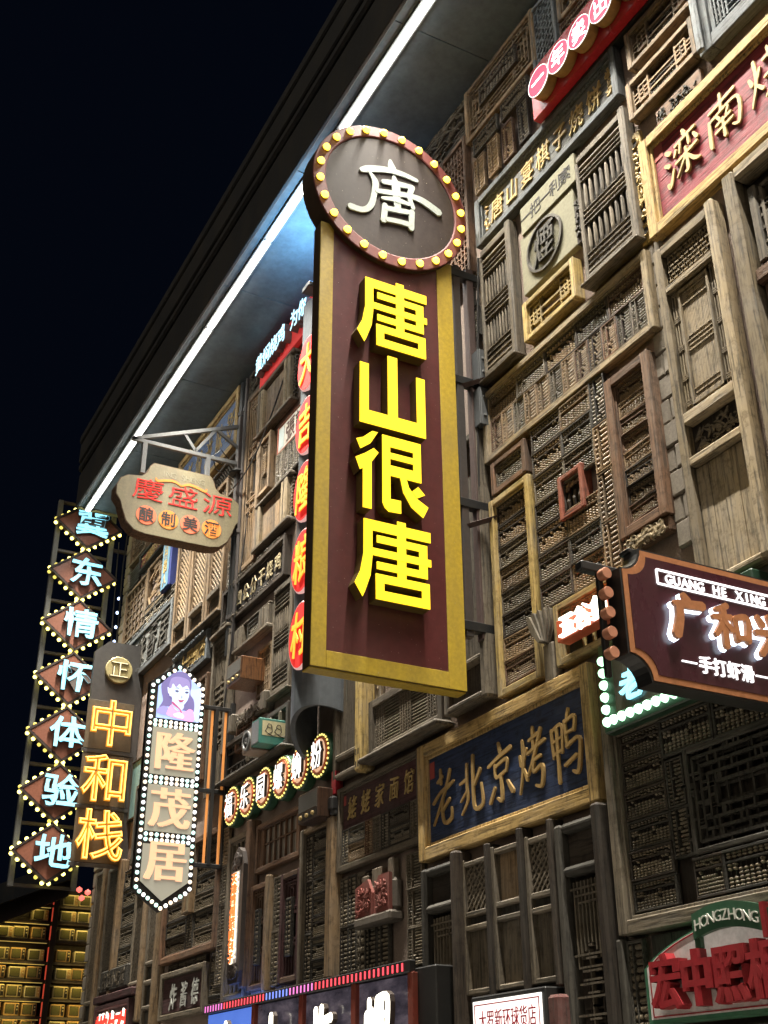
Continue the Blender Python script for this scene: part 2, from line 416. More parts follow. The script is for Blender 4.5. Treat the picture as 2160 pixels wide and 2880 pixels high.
def p_spindle(mb, x0, z0, x1, z1, y0, y1, n=9, rows=(.0, .055, .11, .165, .42, .475, .53, .585, .86, .915, .97)):
    h = z1-z0; p = (x1-x0)/n; ym = (y0+y1)/2
    for i in range(n):
        x = x0+p*(i+.5); r = p*.36
        pr = [(r*.45, 0)]
        for a, b in ((.17, .41), (.59, .85)):
            pr += [(r*.5, h*(a-.012)), (r*.95, h*(a+.03)), (r*1.05, h*(a+b)/2), (r*.95, h*(b-.03)), (r*.5, h*(b+.012))]
        pr.append((r*.45, h))
        mb.lathe((x, ym, z0), pr, 6)
    for q in rows:
        if q: mb.box(x0, x1, y0-.004, ym, z0+h*q-.006, z0+h*q+.006)
def p_slats(mb, x0, z0, x1, z1, y0, y1, n=9, groups=((.03, .07, .11, .15), (.42, .46, .50, .54, .58), (.85, .89, .93, .97)), t=.014):
    for i in range(n): z = z0+(z1-z0)*(i+.5)/n; mb.box(x0, x1, y0, y1, z-t/2, z+t/2, .003)
    for gq in groups:
        for q in gq: x = x0+(x1-x0)*q; mb.box(x-t*.4, x+t*.4, y0-.006, y0+.006, z0, z1)
def p_fret(mb, x0, z0, x1, z1, y0, y1, s=.07, t=.014, seed=1):
    rn = random.Random(seed)
    k = 1
    while x1-x0 > 2*k*s+.04 and z1-z0 > 2*k*s+.04:
        a, b, c, d = x0+k*s, z0+k*s, x1-k*s, z1-k*s
        for p, q in (((a, b), (c, b)), ((a, d), (c, d)), ((a, b), (a, d)), ((c, b), (c, d))):
            mb.seg(p, q, t, y0, y1)
        for i in range(6):
            u = rn.random()
            x = a+(c-a)*u; z = b+(d-b)*u
            mb.seg((x, b), (x, b-s), t, y0+.002, y1); mb.seg((c+a-x, d), (c+a-x, d+s), t, y0+.002, y1)
            mb.seg((a, z), (a-s, z), t, y0+.002, y1); mb.seg((c, d+b-z), (c+s, d+b-z), t, y0+.002, y1)
        k += 1
def p_steps(mb, x0, z0, x1, z1, y0, y1, n=6, t=.014):
    """stepped bars: verticals of staggered length tied by short rungs, mirrored top to bottom"""
    w, h = x1-x0, z1-z0; p = w/n; mid = n/2
    for i in range(1, n):
        x = x0+p*i; d = abs(i-mid)/mid
        mb.box(x-t/2, x+t/2, y0, y1, z0, z0+h*(.38-.14*(1-d)))
        mb.box(x-t/2, x+t/2, y0, y1, z1-h*(.38-.14*(1-d)), z1)
        if i == round(mid): mb.box(x-t/2, x+t/2, y0, y1, z0+h*.28, z0+h*.72)
    for j in range(int(mid)+1):
        a = x0+p*j; b = x1-p*j
        if b-a < t*2: continue
        for q in (.24+.05*(mid-j), .76-.05*(mid-j), .30+.05*j, .70-.05*j):
            mb.box(a, b, y0-.004, y1, z0+h*q-t/2, z0+h*q+t/2)
    for j in range(3): mb.box(x0+p*j, x1-p*j, y0-.004, y1, z1-h*.03*(j+1)-t/2, z1-h*.03*(j+1)+t/2)
def p_corner(mb, x0, z0, x1, z1, y0, y1, t=.016):
    """square knots at both ends tied by long rails"""
    w, h = x1-x0, z1-z0
    for q in (.30, .62): mb.box(x0, x1, y0, y1, z0+h*q-t/2, z0+h*q+t/2)
    for s in (0, 1):
        X = lambda q: x0+w*q if s == 0 else x1-w*q
        for q in (.09, .26): mb.box(X(q)-t/2, X(q)+t/2, y0-.004, y1, z0 if q > .1 else z0+h*.2, z1 if q > .1 else z1-h*.2)
        for q in (.2, .8): mb.seg((X(.09), z0+h*q), (X(.26), z0+h*q), t, y0-.006, y1)
        mb.seg((X(.17), z0+h*.2), (X(.17), z1-h*.2), t*.8, y0-.002, y1); mb.seg((X(0), z0+h*.46), (X(.26), z0+h*.46), t*.8, y0-.002, y1)
def p_ice(mb, x0, z0, x1, z1, y0, y1, n=14, t=.014, seed=3):
    rn = random.Random(seed); w, h = x1-x0, z1-z0
    for i in range(n):
        a = (x0+w*rn.random(), z0+h*rn.random()); an = rn.choice((0, .5, 1, .25, .75, .12))*math.pi; l = rn.uniform(.25, .7)*min(w, h)
        b = (min(x1, max(x0, a[0]+math.cos(an)*l)), min(z1, max(z0, a[1]+math.sin(an)*l)))
        mb.seg(a, b, t, y0+.001*(i % 5), y1)
def p_basket(mb, x0, z0, x1, z1, y0, y1, nx=6, nz=22, t=.018):
    p_grid(mb, x0, z0, x1, z1, y0, y1, nx, 1, t)
    for j in range(1, nz):
        z = z0+(z1-z0)*j/nz
        for i in range(nx):
            a = x0+(x1-x0)*i/nx; b = a+(x1-x0)/nx
            if (i+j) % 2: mb.seg((a, z-.008), (b, z+.008), t, y0-.003, y1)
            else: mb.seg((a, z+.008), (b, z-.008), t*.8, y0+.003, y1)
def p_dense(mb, x0, z0, x1, z1, y0, y1, n=15, t=.012, bands=((.0, .09), (.45, .58), (.90, 1.0))):
    w, h = x1-x0, z1-z0
    for i in range(n): x = x0+w*(i+.5)/n; mb.box(x-t/2, x+t/2, y0, y1, z0, z1)
    for a, b in bands:
        k = max(2, int((b-a)*h/.035))
        for j in range(k+1):
            z = z0+h*(a+(b-a)*j/k)
            for i in range(0, n-1, 2):
                xa = x0+w*(i+.5+(j % 2))/n; mb.box(xa-t/2, min(x1, xa+w/n+t/2), y0-.008, y1, z-t/2, z+t/2)
def p_bars(mb, x0, z0, x1, z1, y0, y1, nx=5, zs=(.55,), t=.02):
    for i in range(1, nx): x = x0+(x1-x0)*i/nx; mb.box(x-t/2, x+t/2, y0, y1, z0, z1, .003)
    for q in zs: mb.box(x0, x1, y0+.004, y1, z0+(z1-z0)*q-t/2, z0+(z1-z0)*q+t/2, .003)

# ------------------------------------------------------------------ generators of hung things
def thin(d): return .08+(d-.08)*.45 if d > .08 else d
def frame(p, w, h, fw, d, mz, mx, c=.007, top=None, bot=None, mould=True):
    top = fw if top is None else top; bot = fw if bot is None else bot
    pbox('stile', p, 0, fw, -d, 0, 0, h, mz, c); pbox('stile', p, w-fw, w, -d, 0, 0, h, mz, c)
    pbox('rail', p, fw, w-fw, -d+.003, 0, h-top, h, mx, c); pbox('rail', p, fw, w-fw, -d+.003, 0, 0, bot, mx, c)
    if mould and fw > .03:
        b = MB(); t = fw*.28
        b.box(fw, fw+t, -d*.72, 0, bot, h-top, .003); b.box(w-fw-t, w-fw, -d*.72, 0, bot, h-top, .003)
        b.box(fw+t, w-fw-t, -d*.72+.002, 0, h-top-t, h-top, .003); b.box(fw+t, w-fw-t, -d*.72+.002, 0, bot, bot+t, .003)
        b.build('moulding', mz, p); fw += t; top += t; bot += t
    return fw, bot, w-fw, h-top
def win(rect, label, pat=None, mz=grey_z, mx=grey_x, fw=.05, d=.08, name='lattice_window', cat='window', back=recess, group=None, top=None, bot=None,
        ly=.5, lm=None, mould=True, inset=None, **kw):
    x0, z0, x1, z1 = rect; w, h = x1-x0, z1-z0; d = thin(d)
    p = thing(name, label, cat, (x0, YW, z0), group)
    a, b, c, e = frame(p, w, h, fw, d, mz, mx, top=top, bot=bot, mould=mould)
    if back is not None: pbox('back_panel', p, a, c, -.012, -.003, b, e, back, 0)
    if pat:
        mb = MB(); q = inset or (0, 0, 0, 0)
        pat(mb, a+q[0], b+q[1], c-q[2], e-q[3], -d*ly-.018, -d*ly+.010, **kw); mb.build('lattice', lm or mz, p, kind='stuff')
    return p, (a, b, c, e)
def post(rect, label, mz=grey_z, d=.12, name='wooden_post', cat='post', round_top=True, notches=0, group=None, cap=None):
    x0, z0, x1, z1 = rect; w, h = x1-x0, z1-z0
    p = thing(name, label, cat, (x0, YW, z0), group)
    pbox('shaft', p, 0, w, -d, 0, 0, h-(w*.5 if round_top else 0), mz, min(.02, w*.15))
    if round_top:
        b = MB(); b.prism([(0, h-w*.5), (w, h-w*.5), (w*.93, h-w*.15), (w*.62, h), (w*.38, h), (w*.07, h-w*.15)], -d+.002, 0); b.build('post_head', mz, p)
    for i in range(notches):
        b = MB(); q = w*.22
        for dx in (.25, .6): b.box(w*dx, w*dx+q*.7, -d-.002, -d+.02, w*.3+i*w*.9, w*.3+i*w*.9+q*2)
        b.build('mortise', ink, p)
    return p
def planks(p, x0, z0, x1, z1, y, n, mat, thick=.02):
    ws = [U(.8, 1.2) for _ in range(n)]; s = sum(ws); x = x0
    for i, q in enumerate(ws):
        w = (x1-x0)*q/s; dy = U(0, .004)
        pbox('plank', p, x+.0015, x+w-.0015, y-dy, y+thick, z0, z1, mat, .003); x += w

# abacuses: a few master meshes, copied
def abacus_mesh(seed, n=13, full=.55):
    rn = random.Random(seed); W_, H_ = .40, .22; t = .016; dv = .70*H_
    f = MB(); f.box(0, W_, -.034, 0, 0, t, .003); f.box(0, W_, -.034, 0, H_-t, H_, .003); f.box(0, t, -.032, 0, t, H_-t, .003); f.box(W_-t, W_, -.032, 0, t, H_-t, .003)
    f.box(t, W_-t, -.030, -.004, dv-t*.4, dv+t*.4, .002)
    p = (W_-2*t)/n
    for i in range(n): x = t+p*(i+.5); f.box(x-.0022, x+.0022, -.019, -.015, t, H_-t)
    b = MB(); r = p*.42; bt = .0205
    pr = [(r*.42, -bt*.48), (r*.92, -bt*.2), (r, 0), (r*.92, bt*.2), (r*.42, bt*.48)]
    for i in range(n):
        x = t+p*(i+.5)
        up = rn.choice((0, 0, 0, 1, 2)) if rn.random() < full else 0
        for j in range(5): zz = t+bt*(j+.5) if j < 5-up else dv-t*.4-bt*(5-j-.5)
        for j in range(5):
            zz = t+bt*(j+.5) if j < 5-up else dv-t*.4-bt*(5-j-.5); b.lathe((x, -.017, zz), pr, 7)
        dn = rn.choice((0, 0, 1))
        for j in range(2):
            zz = dv+t*.4+bt*.8*(j+.5) if j < dn else H_-t-bt*.8*(2-j-.5); b.lathe((x, -.017, zz), [(q*.95, s*.8) for q, s in pr], 7)
    return f, b
ABM = []
for sd, fm, bm in ((1, dark_x, bead_dark), (2, tan_x, bead_brown), (3, dgrey_x, bead_dark), (4, brown_x, bead_brown), (5, dark_x, bead_brown), (6, grey_x, bead_dark)):
    f, b = abacus_mesh(sd, (11, 9, 11, 13, 10, 11)[sd-1]); ABM.append((f.mesh('abacus_frame', fm), b.mesh('beads', bm, True)))
ab_proto = {}
def abacus(x0, z0, x1, z1, label, group, y=.0, kind=None, tilt=0):
    """an abacus hung on the wall, longer side along its rods' row; copied from the master of its kind"""
    w, h = x1-x0, z1-z0; k = random.randrange(6) if kind is None else kind
    t = thing('abacus', label, 'abacus', (x0, YW-y-.004, z0), group); t.rotation_euler = (0, tilt, 0)
    pbox('back_board', t, .003, w-.003, -.008, -.002, .003, h-.003, recess, 0)  # dark sheet added for the shade behind the beads
    for nm, me in (('frame', ABM[k][0]), ('beads', ABM[k][1])):
        o = link(nm, me, t)
        if nm == 'beads': o['kind'] = 'stuff'
        if h > w: o.location = (w, 0, 0); o.rotation_euler = (0, R(-90), 0); o.scale = (h/.40, 1.15, w/.22)
        else: o.scale = (w/.40, 1.15, h/.22)
    return t
ORD = ('first', 'second', 'third', 'fourth', 'fifth', 'sixth', 'seventh', 'eighth', 'ninth', 'tenth', 'eleventh', 'twelfth', 'thirteenth', 'fourteenth')
def abgrid(rect, cols, label, group, y=0, gap=.004, vertical_cols=(), kinds=None, rows=None, skip=None, tilt=0):
    """abacuses filling a rect: cols of relative width, each split into rows of about the right height"""
    x0, z0, x1, z1 = rect; s = sum(cols); x = x0
    for ci, c in enumerate(cols):
        w = (x1-x0)*c/s
        if ci in vertical_cols: n = max(1, round((z1-z0)/(w*2.35)))
        else: n = max(1, round((z1-z0)/(w*.56)))
        if rows and rows[ci]: n = rows[ci]
        for r in range(n):
            a = (x+gap/2, z0+(z1-z0)*r/n+gap/2, x+w-gap/2, z0+(z1-z0)*(r+1)/n-gap/2)
            if skip and any(q[0] < (a[0]+a[2])/2 < q[2] and q[1] < (a[1]+a[3])/2 < q[3] for q in skip): continue
            lb = label+(f', {ORD[ci]} from the left' if len(cols) > 1 else '')+(f', {ORD[n-1-r]} from the top' if n > 1 else '')
            abacus(*a, lb, group, y+U(0, .012), kind=random.choice(kinds) if kinds else None, tilt=U(-1, 1)*tilt)
        x += w
def plaque(rect, label, fz, fx_, board, fw=.06, d=.09, name='signboard', cat='sign', rec=.045, group=None, planks_n=3):
    """framed board: frame proud of a recessed board made of a few long planks; returns root, inner rect, board face y"""
    x0, z0, x1, z1 = rect; w, h = x1-x0, z1-z0
    d = thin(d); p = thing(name, label, cat, (x0, YW, z0), group)
    a, b, c, e = frame(p, w, h, fw, d, fz, fx_, mould=fw > .035)
    for i in range(planks_n):
        pbox('board', p, a, c, -d+rec+U(0, .0015), -.004, b+(e-b)*i/planks_n+.0008, b+(e-b)*(i+1)/planks_n-.0008, board, .0015)
    return p, (a, b, c, e), -d+rec
def relief(p, x0, z0, x1, z1, y, mat, n=60, r=.018, seed=1, name='carving', style='mix'):
    """carved scrollwork: small curls, leaves and knobs standing proud"""
    rn = random.Random(seed); mb = MB()
    for i in range(n):
        cx, cz = rn.uniform(x0+r, x1-r), rn.uniform(z0+r, z1-r); s = r*rn.uniform(.6, 1.2); k = rn.random()
        if k < .45:
            t0 = rn.uniform(0, 6.28); sg = rn.choice((-1, 1))
            mb.tube([(cx+math.cos(t0+sg*q*.8)*s*(1.1-q*.11), y, cz+math.sin(t0+sg*q*.8)*s*(1.1-q*.11)) for q in range(8)], s*.22, 5)
        elif k < .75:
            an = rn.uniform(0, 3.14); mb.strip([(cx-math.cos(an)*s*1.3, cz-math.sin(an)*s*1.3, s*.2), (cx, cz, s*.8), (cx+math.cos(an+.5)*s*1.3, cz+math.sin(an+.5)*s*1.3, s*.15)], y-rn.uniform(.004, .012), y+.004)
        else: mb.lathe((cx, y, cz), [(s*.7, 0), (s*.55, -.008), (s*.2, -.013)], 7, 'y')
    return mb.build(name, mat, p, kind='stuff')
# measured rectangles on the front: x0, z0, x1, z1 in metres
RT = {
    'fret_top': (-7.594, 10.41, -6.357, 11.111), 'fret_ab': (-7.285, 10.686, -6.665, 10.891), 'ab_a': (-6.947, 10.134, -6.494, 10.351),
    'ab_b': (-6.682, 9.615, -6.517, 10.118), 'ab_c': (-7.455, 10.118, -7.018, 10.33), 'ab_d': (-6.955, 9.614, -6.772, 10.057),
    'ab_e': (-7.202, 9.637, -7.027, 10.081), 'ab_f': (-7.453, 9.623, -7.274, 10.06), 'redsign': (-6.326, 9.55, -4.47, 10.146),
    'board7': (-7.475, 8.985, -5.302, 9.552), 'winA': (-5.226, 8.601, -4.437, 8.989), 'winB': (-5.167, 9.135, -4.384, 9.472),
    'luan': (-5.176, 7.379, -2.638, 8.306), 'yellwin': (-6.811, 7.477, -6.07, 7.88), 'longf': (-7.534, 6.657, -5.253, 7.363),
    'smallf': (-7.434, 6.297, -6.92, 6.607), 'brownf': (-5.856, 5.204, -5.354, 6.521), 'redwin': (-6.509, 5.646, -6.203, 6.017),
    'yelf': (-7.492, 4.54, -6.906, 6.266), 'corbel': (-6.874, 4.472, -6.716, 5.044), 'gugu': (-10.395, 3.675, -8.779, 4.464),
    'castle': (-9.897, 3.103, -9.218, 3.603), 'bj': (-8.777, 3.499, -6.333, 4.469), 'sixpane': (-12.463, 3.999, -11.273, 4.519),
    'ldoorL': (-12.507, 2.807, -12.062, 3.87), 'ldoorR': (-11.694, 2.809, -11.213, 3.866), 'fieldf': (-11.188, 2.747, -10.528, 4.221),
    'radio1': (-10.902, 4.226, -10.44, 4.47), 'radio2': (-12.946, 6.216, -12.491, 6.459), 'tin1': (-12.241, 5.224, -11.959, 5.484),
    'tin2': (-11.983, 5.247, -11.755, 5.532), 'carvB': (-13.41, 5.876, -12.255, 6.003), 'bench': (-13.674, 5.249, -11.635, 5.73),
    'board14': (-14.007, 7.36, -11.907, 7.903), 'stand': (-13.379, 6.829, -12.313, 7.178), 'plk1': (-13.019, 9.766, -11.83, 10.555),
    'plk2': (-12.935, 8.041, -11.798, 8.719), 'lattall': (-13.479, 7.986, -12.947, 10.668), 'latsq': (-12.922, 8.833, -12.522, 9.682),
    'zhangji': (-12.378, 9.221, -11.692, 9.623), 'L1': (-18.987, 8.8, -17.684, 9.755), 'L2': (-17.797, 8.931, -16.708, 9.791),
    'dg1': (-16.14, 7.747, -15.49, 9.203), 'dg2': (-15.447, 7.706, -14.735, 9.158), 'dg3': (-14.697, 7.697, -14.051, 9.005),
    's1': (-18.422, 7.925, -16.194, 8.69), 's2': (-15.912, 7.143, -14.472, 7.583), 'abx1': (-17.711, 8.621, -17.18, 9.039),
    'abx2': (-17.228, 8.562, -16.654, 9.021), 'abx3': (-16.671, 8.553, -16.146, 8.93), 'abx4': (-14.378, 7.251, -13.938, 7.647),
    'signb': (-15.367, 2.697, -13.792, 3.14), 'screen': (-13.085, 2.686, -8.536, 2.706),
}

# ------------------------------------------------------------------ upper right of the front
AB6 = 'small abacuses above the slate board'
p, q = win(RT['fret_top'], 'brown fretwork window with an abacus in its middle, tucked under the eave', p_fret, tan_z, tan_x, .055, .08, s=.055, t=.016, seed=4, inset=(0, 0, 0, 0))
x0, z0, x1, z1 = RT['fret_ab']; abacus(x0-.02, z0-.02, x1+.02, z1+.02, 'dark abacus set in the brown fretwork window under the eave', 'abacuses inside window frames', .05, kind=0)
win((-8.63, 10.60, -7.60, 11.04), 'long openwork screen with pagoda shapes beside the round sign, under the eave', p_ice, grey_z, grey_x, .03, .06, 'openwork_screen', 'screen', n=46, t=.014, seed=8)
win((-8.10, 8.84, -7.62, 10.57), 'tall reddish basket-weave lattice behind the round sign', p_basket, brown_z, brown_x, .045, .09, back=None)
for nm, s_ in (('ab_a', 'upper wide dark abacus below the brown fretwork window'), ('ab_b', 'small dark upright abacus nearest the red glowing sign'), ('ab_c', 'lower wide dark abacus above three upright ones'),
               ('ab_d', 'upright brown abacus, second from the red glowing sign'), ('ab_e', 'upright pale-beaded abacus, third from the red glowing sign'), ('ab_f', 'upright abacus nearest the reddish lattice')):
    abacus(*RT[nm], s_, AB6, .05, kind={'ab_a': 0, 'ab_b': 0, 'ab_c': 2, 'ab_d': 3, 'ab_e': 1, 'ab_f': 1}[nm])
win((-6.40, 9.85, -6.02, 11.08), 'slate-blue tall window of slanted lattice beside the brown fretwork window', p_diag, bluegrey_z, bluegrey_x, .04, .08, sp=.085, t=.020)
win((-5.98, 10.50, -5.0, 11.08), 'pale framed window with stepped bars at the very top under the eave', p_steps, tan_z, tan_x, .055, .09, n=8, t=.016)
abgrid((-5.98, 10.04, -5.0, 10.46), [1, 1], 'brown abacus above the red disc sign', 'abacuses behind the red disc sign', .03, kinds=(1, 3))

# red sign with white characters on pink discs
x0, z0, x1, z1 = RT['redsign']; x1 = -4.2
red_gloss = paint('red_acrylic', (.45, .022, .030), rough=.18, spec=.6, dirt=.1, dirtcol=(.3, .02, .02))
pink_face = glow('pink_face', (1.0, .09, .20), .72, vary=.1, base=.12); white_hot = glow('white_hot', (1, .96, .97), 1.3)
disc_edge = paint('disc_edge', (.36, .20, .05), rough=.4)
p = thing('disc_sign', 'glossy red sign board carrying glowing pink discs with white characters', 'sign', (x0, YW, z0))
pbox('board', p, 0, x1-x0, -.18, -.10, 0, z1-z0, red_gloss, .008); pbox('bracket', p, .05, x1-x0, -.10, -.0, -.02, .05, black_metal)
for k, ch in enumerate('一年卖出百万'):
    cx = -6.08-x0+k*.30+.0; cz = 9.77-z0
    b = MB(); b.lathe((cx, -.19, cz), [(.146, .01), (.150, 0), (.150, -.085), (.146, -.09)], 28, 'y'); e = b.build('disc', disc_edge, p)
    b = MB(); b.lathe((cx, -.279, cz), [(.145, 0), (.144, -.006)], 28, 'y'); b.build('disc_face', pink_face, e)
    b = MB(); b.lathe((cx, -.279, cz), [(.149, 0), (.150, -.008), (.146, -.008), (.1455, 0)], 28, 'y'); b.build('rim_light', white_hot, e)
    char(ch, e, cx, cz, .165, .19, -.290, .006, white_hot, off=.010)

# slate board with raised gilt characters
x0, z0, x1, z1 = RT['board7']; w, h = x1-x0, z1-z0
p, q, y = plaque(RT['board7'], 'long weathered slate-grey board with seven raised gilt characters under the red sign', bluegrey_z, bluegrey_x, sign_slate, .07, .12, rec=.055)
text('唐山宴棋子烧饼', p, .20, w-.22, h*.49, .235, y-.016, .014, gilt, w=.175, off=.006, wob=.03, shear=.08)
for s in (0, 1): relief(p, (q[0], w-.20)[s], q[1]+.02, (.20, q[2])[s], q[3]-.02, y-.006, gilt, 14, .028, 5+s, 'corner_carving')
# two pale windows and the things right of them
for nm, s_, zz in (('winA', 'pale window with square knots, directly above the lacquer-red name board', (8.60, 8.99)), ('winB', 'pale window with square knots, upper of two beside the red disc sign', (9.10, 9.50))):
    x0, _, x1, _ = RT[nm]
    win((x0, zz[0], x1, zz[1]), s_, p_corner, tan_z, tan_x, .05, .11, t=.017)
    abacus(x0+.24, zz[0]+.075, x1-.24, zz[1]-.15, 'dark abacus lying in the pale knotted window' + (' just above the lacquer-red name board' if nm == 'winA' else ' beside the red disc sign'), 'abacuses inside window frames', .02, kind=0)
p, q = win((-4.41, 8.50, -3.2, 9.7), 'grey-green slatted shutter window at the upper right corner', p_slats, bluegrey_z, bluegrey_x, .13, .13, 'shutter_window', n=15, t=.015)
pbox('outer_stile', p, .02, .09, -.16, -.12, -.01, 1.2, bluegrey_z, .02)
p = thing('wood_carving', 'small dark carved panel peeping over the lacquer-red name board', 'carving', (-4.98, YW, 8.31)); pbox('board', p, 0, .50, -.05, 0, 0, .20, brown_x); relief(p, .02, .02, .48, .18, -.055, dgrey_x, 40, .022, 9)
p, q = win((-4.90, 9.56, -4.3, 10.0), 'brown framed window between the red disc sign and the shutters', p_grid, tan_z, tan_x, .05, .08, nx=5, nz=4)
win((-4.25, 9.78, -3.3, 10.6), 'plain dark lattice window at the top right edge under the eave', p_grid, grey_z, grey_x, .05, .08, nx=6, nz=6)

# lacquer-red board, gilt frame
x0, z0, x1, z1 = RT['luan']; rect = (x0, z0, -2.64, z1); w, h = -2.64-x0, z1-z0
p, q, y = plaque(rect, 'large lacquer-red name board with gilt brush characters in a heavy gilt frame', gold_z, gold_x, sign_red, .095, .12, rec=.05, planks_n=2)
def d2(px, pz, s):                          # photo sheet -> board metres, from the two known corners of the recess
    ax, az = (px-1118)/541.0, None
    return ax
# strokes drawn on a 0..100 square, one square per character
LUAN = {'滦': [[(10, 82, 9), (20, 74, 13)], [(4, 56, 8), (15, 48, 12)], [(6, 12, 8), (12, 4, 10), (26, 34, 6)], [(60, 98, 8), (64, 88, 12)], [(36, 78, 8), (92, 84, 8)], [(52, 80, 7), (46, 56, 6)], [(72, 82, 7), (73, 58, 7)], [(38, 68, 8), (32, 56, 6)], [(88, 70, 7), (96, 56, 11)],
              [(34, 40, 8), (94, 47, 8)], [(64, 56, 8), (64, 10, 10), (56, 6, 6)], [(62, 40, 7), (34, 8, 4)], [(66, 38, 6), (82, 18, 10), (96, 10, 6)]],
        '南': [[(18, 76, 8), (84, 84, 9)], [(50, 98, 8), (48, 62, 9)], [(16, 58, 8), (13, 10, 10), (16, 2, 5)], [(16, 56, 7), (88, 62, 8), (86, 10, 10), (70, 14, 5)], [(36, 56, 7), (42, 46, 9)], [(66, 58, 7), (58, 44, 6)], [(32, 38, 7), (70, 42, 7)], [(28, 24, 7), (74, 28, 7)], [(50, 44, 7), (50, 4, 9)]],
        '烧': [[(8, 66, 7), (13, 50, 10)], [(36, 72, 7), (28, 56, 6)], [(24, 94, 8), (24, 52, 9), (6, 6, 4)], [(24, 42, 7), (36, 26, 9)], [(46, 80, 7), (90, 88, 7)], [(60, 98, 7), (66, 66, 8), (90, 54, 7), (92, 64, 4)], [(88, 76, 6), (58, 56, 5)], [(44, 44, 7), (92, 50, 7)], [(60, 46, 7), (56, 22, 7), (40, 4, 4)], [(74, 47, 7), (73, 14, 8), (92, 8, 9), (96, 22, 4)]],
        '饼': [[(22, 96, 8), (8, 66, 5)], [(18, 80, 7), (36, 82, 7), (30, 72, 5)], [(20, 66, 8), (20, 14, 9), (36, 26, 5)], [(54, 94, 8), (60, 82, 10)], [(84, 96, 8), (74, 80, 6)], [(46, 74, 7), (94, 78, 7)], [(42, 46, 7), (98, 50, 7)], [(60, 74, 8), (58, 30, 8), (46, 6, 4)], [(80, 76, 8), (80, 2, 9)]]}
for k, ch in enumerate('滦南烧饼'):
    cx0 = .215+k*.435; cz0 = .30; s = .0042
    brush(LUAN[ch], p, lambda a, b, c, cx0=cx0, cz0=cz0, s=s: (cx0+a*s*.92, cz0+b*s, c*s*.80), y-.016, .012, gilt)
b = MB(); b.box(.125, .215, y-.004, y, h-.26, h-.12); b.build('seal', paint('seal_red', (.34, .06, .05), rough=.7, dirt=.5, scale=20), p)
for i in range(14): pass
p = thing('gilt_carving', 'gilt openwork carved strip along the edge of the lacquer-red name board', 'carving', (-5.315, YW, 7.44)); pbox('strip', p, 0, .125, -.04, 0, 0, 1.08, ochre_z, .004)
for zc in (.11, .97):
    b = MB(); b.lathe((.062, -.046, zc), [(.030, .006), (.034, 0), (.050, -.012), (.055, 0), (.055, .006)], 16, 'y', .9); b.build('ring', gilt, p)
    b = MB(); b.lathe((.062, -.0425, zc), [(.030, 0), (.029, -.0015)], 14, 'y', .9); b.build('ring_hole', ink, p)
b = MB(); b.box(.022, .103, -.043, -.039, .19, .89); b.build('backing', recess, p)
relief(p, .008, .18, .118, .90, -.050, gilt, 46, .034, 14)

# spindle windows and the stone plaque
def spindle(rect, label, n, mz=grey_z, mx=grey_x, extra=True, d=.11, name='spindle_window', fw=.075):
    x0, z0, x1, z1 = rect; w, h = x1-x0, z1-z0
    p = thing(name, label, 'window', (x0, YW, z0))
    pbox('stile', p, 0, fw*.55, -d*.8, 0, 0, h*.97, mz, .01); pbox('stile', p, w-fw, w, -d, 0, -.03, h+.03, mz, .015)
    for a, b_ in ((0, .055), (.075, .10), (.90, .925), (.945, 1.0)):
        pbox('rail', p, fw*.55, w-fw, -d*(.9 if a in (0, .945) else .75), -.02, h*a, h*b_, mx, .008)
    if extra: pbox('sill', p, -.02, w+.01, -d*1.25, 0, -.035, -.002, mx, .012)
    pbox('back_panel', p, fw*.55, w-fw, -.02, -.004, h*.1, h*.9, recess, 0)
    zA, zB = h*.10, h*.90; xa, xb = fw*.55, w-fw; pitch_ = (xb-xa)/n; ym = -d*.5
    prof_h = zB-zA
    for i in range(n):
        b = MB(); r = pitch_*.25; x = xa+pitch_*(i+.5)
        pr = [(r*.45, 0)]
        for a, c in ((.17, .41), (.59, .85)):
            pr += [(r*.5, prof_h*(a-.01)), (r*.95, prof_h*(a+.035)), (r*1.08, prof_h*(a+c)/2), (r*.95, prof_h*(c-.035)), (r*.5, prof_h*(c+.01))]
        pr.append((r*.45, prof_h)); b.lathe((x, ym, zA), pr, 7); b.build('spindle', mz, p, smooth_=False)
    for q in (.045, .095, .145, .435, .48, .525, .57, .875, .92, .965): pbox('cross_bar', p, xa, xb, ym-.022, ym+.002, zA+prof_h*q-.006, zA+prof_h*q+.006, mx, .002)
    return p
spindle((-5.95, 7.50, -5.27, 8.80), 'grey spindle window with thick right post beside the gilt carved strip', 8)
spindle((-7.46, 7.47, -6.92, 8.90), 'grey spindle window directly under the left end of the slate board', 9)
p = thing('stone_plaque', 'pale stone plaque with a round medallion between two spindle windows', 'plaque', (-6.82, YW, 7.99))
pbox('slab', p, 0, .79, -.06, 0, 0, .62, stone_pale, .006); pbox('top_slab', p, .05, .86, -.075, 0, .625, .93, stone_pale, .006)
b = MB(); b.lathe((.36, -.06, .32), [(.26, 0), (.26, -.02), (.235, -.022), (.232, 0)], 40, 'y'); b.build('ring', dgrey_x, p)
char('煙', p, .36, .32, .25, .34, -.082, .02, dgrey_x, off=.006, wob=.035, shear=.1)
text('一把一利索', p, .06, .80, .78, .15, -.079, .003, ink, off=.0)
p = thing('wood_carving', 'small dark carved panel hung right of the stone plaque', 'carving', (-6.04, YW, 7.98)); pbox('board', p, 0, .085, -.06, 0, 0, .46, dark_z); relief(p, .005, .02, .08, .44, -.066, dgrey_x, 24, .022, 19)
p, q = win(RT['yellwin'], 'small honey-coloured window with square knots under the stone plaque', p_corner, ochre_z, ochre_x, .055, .13, back=None, t=.018)

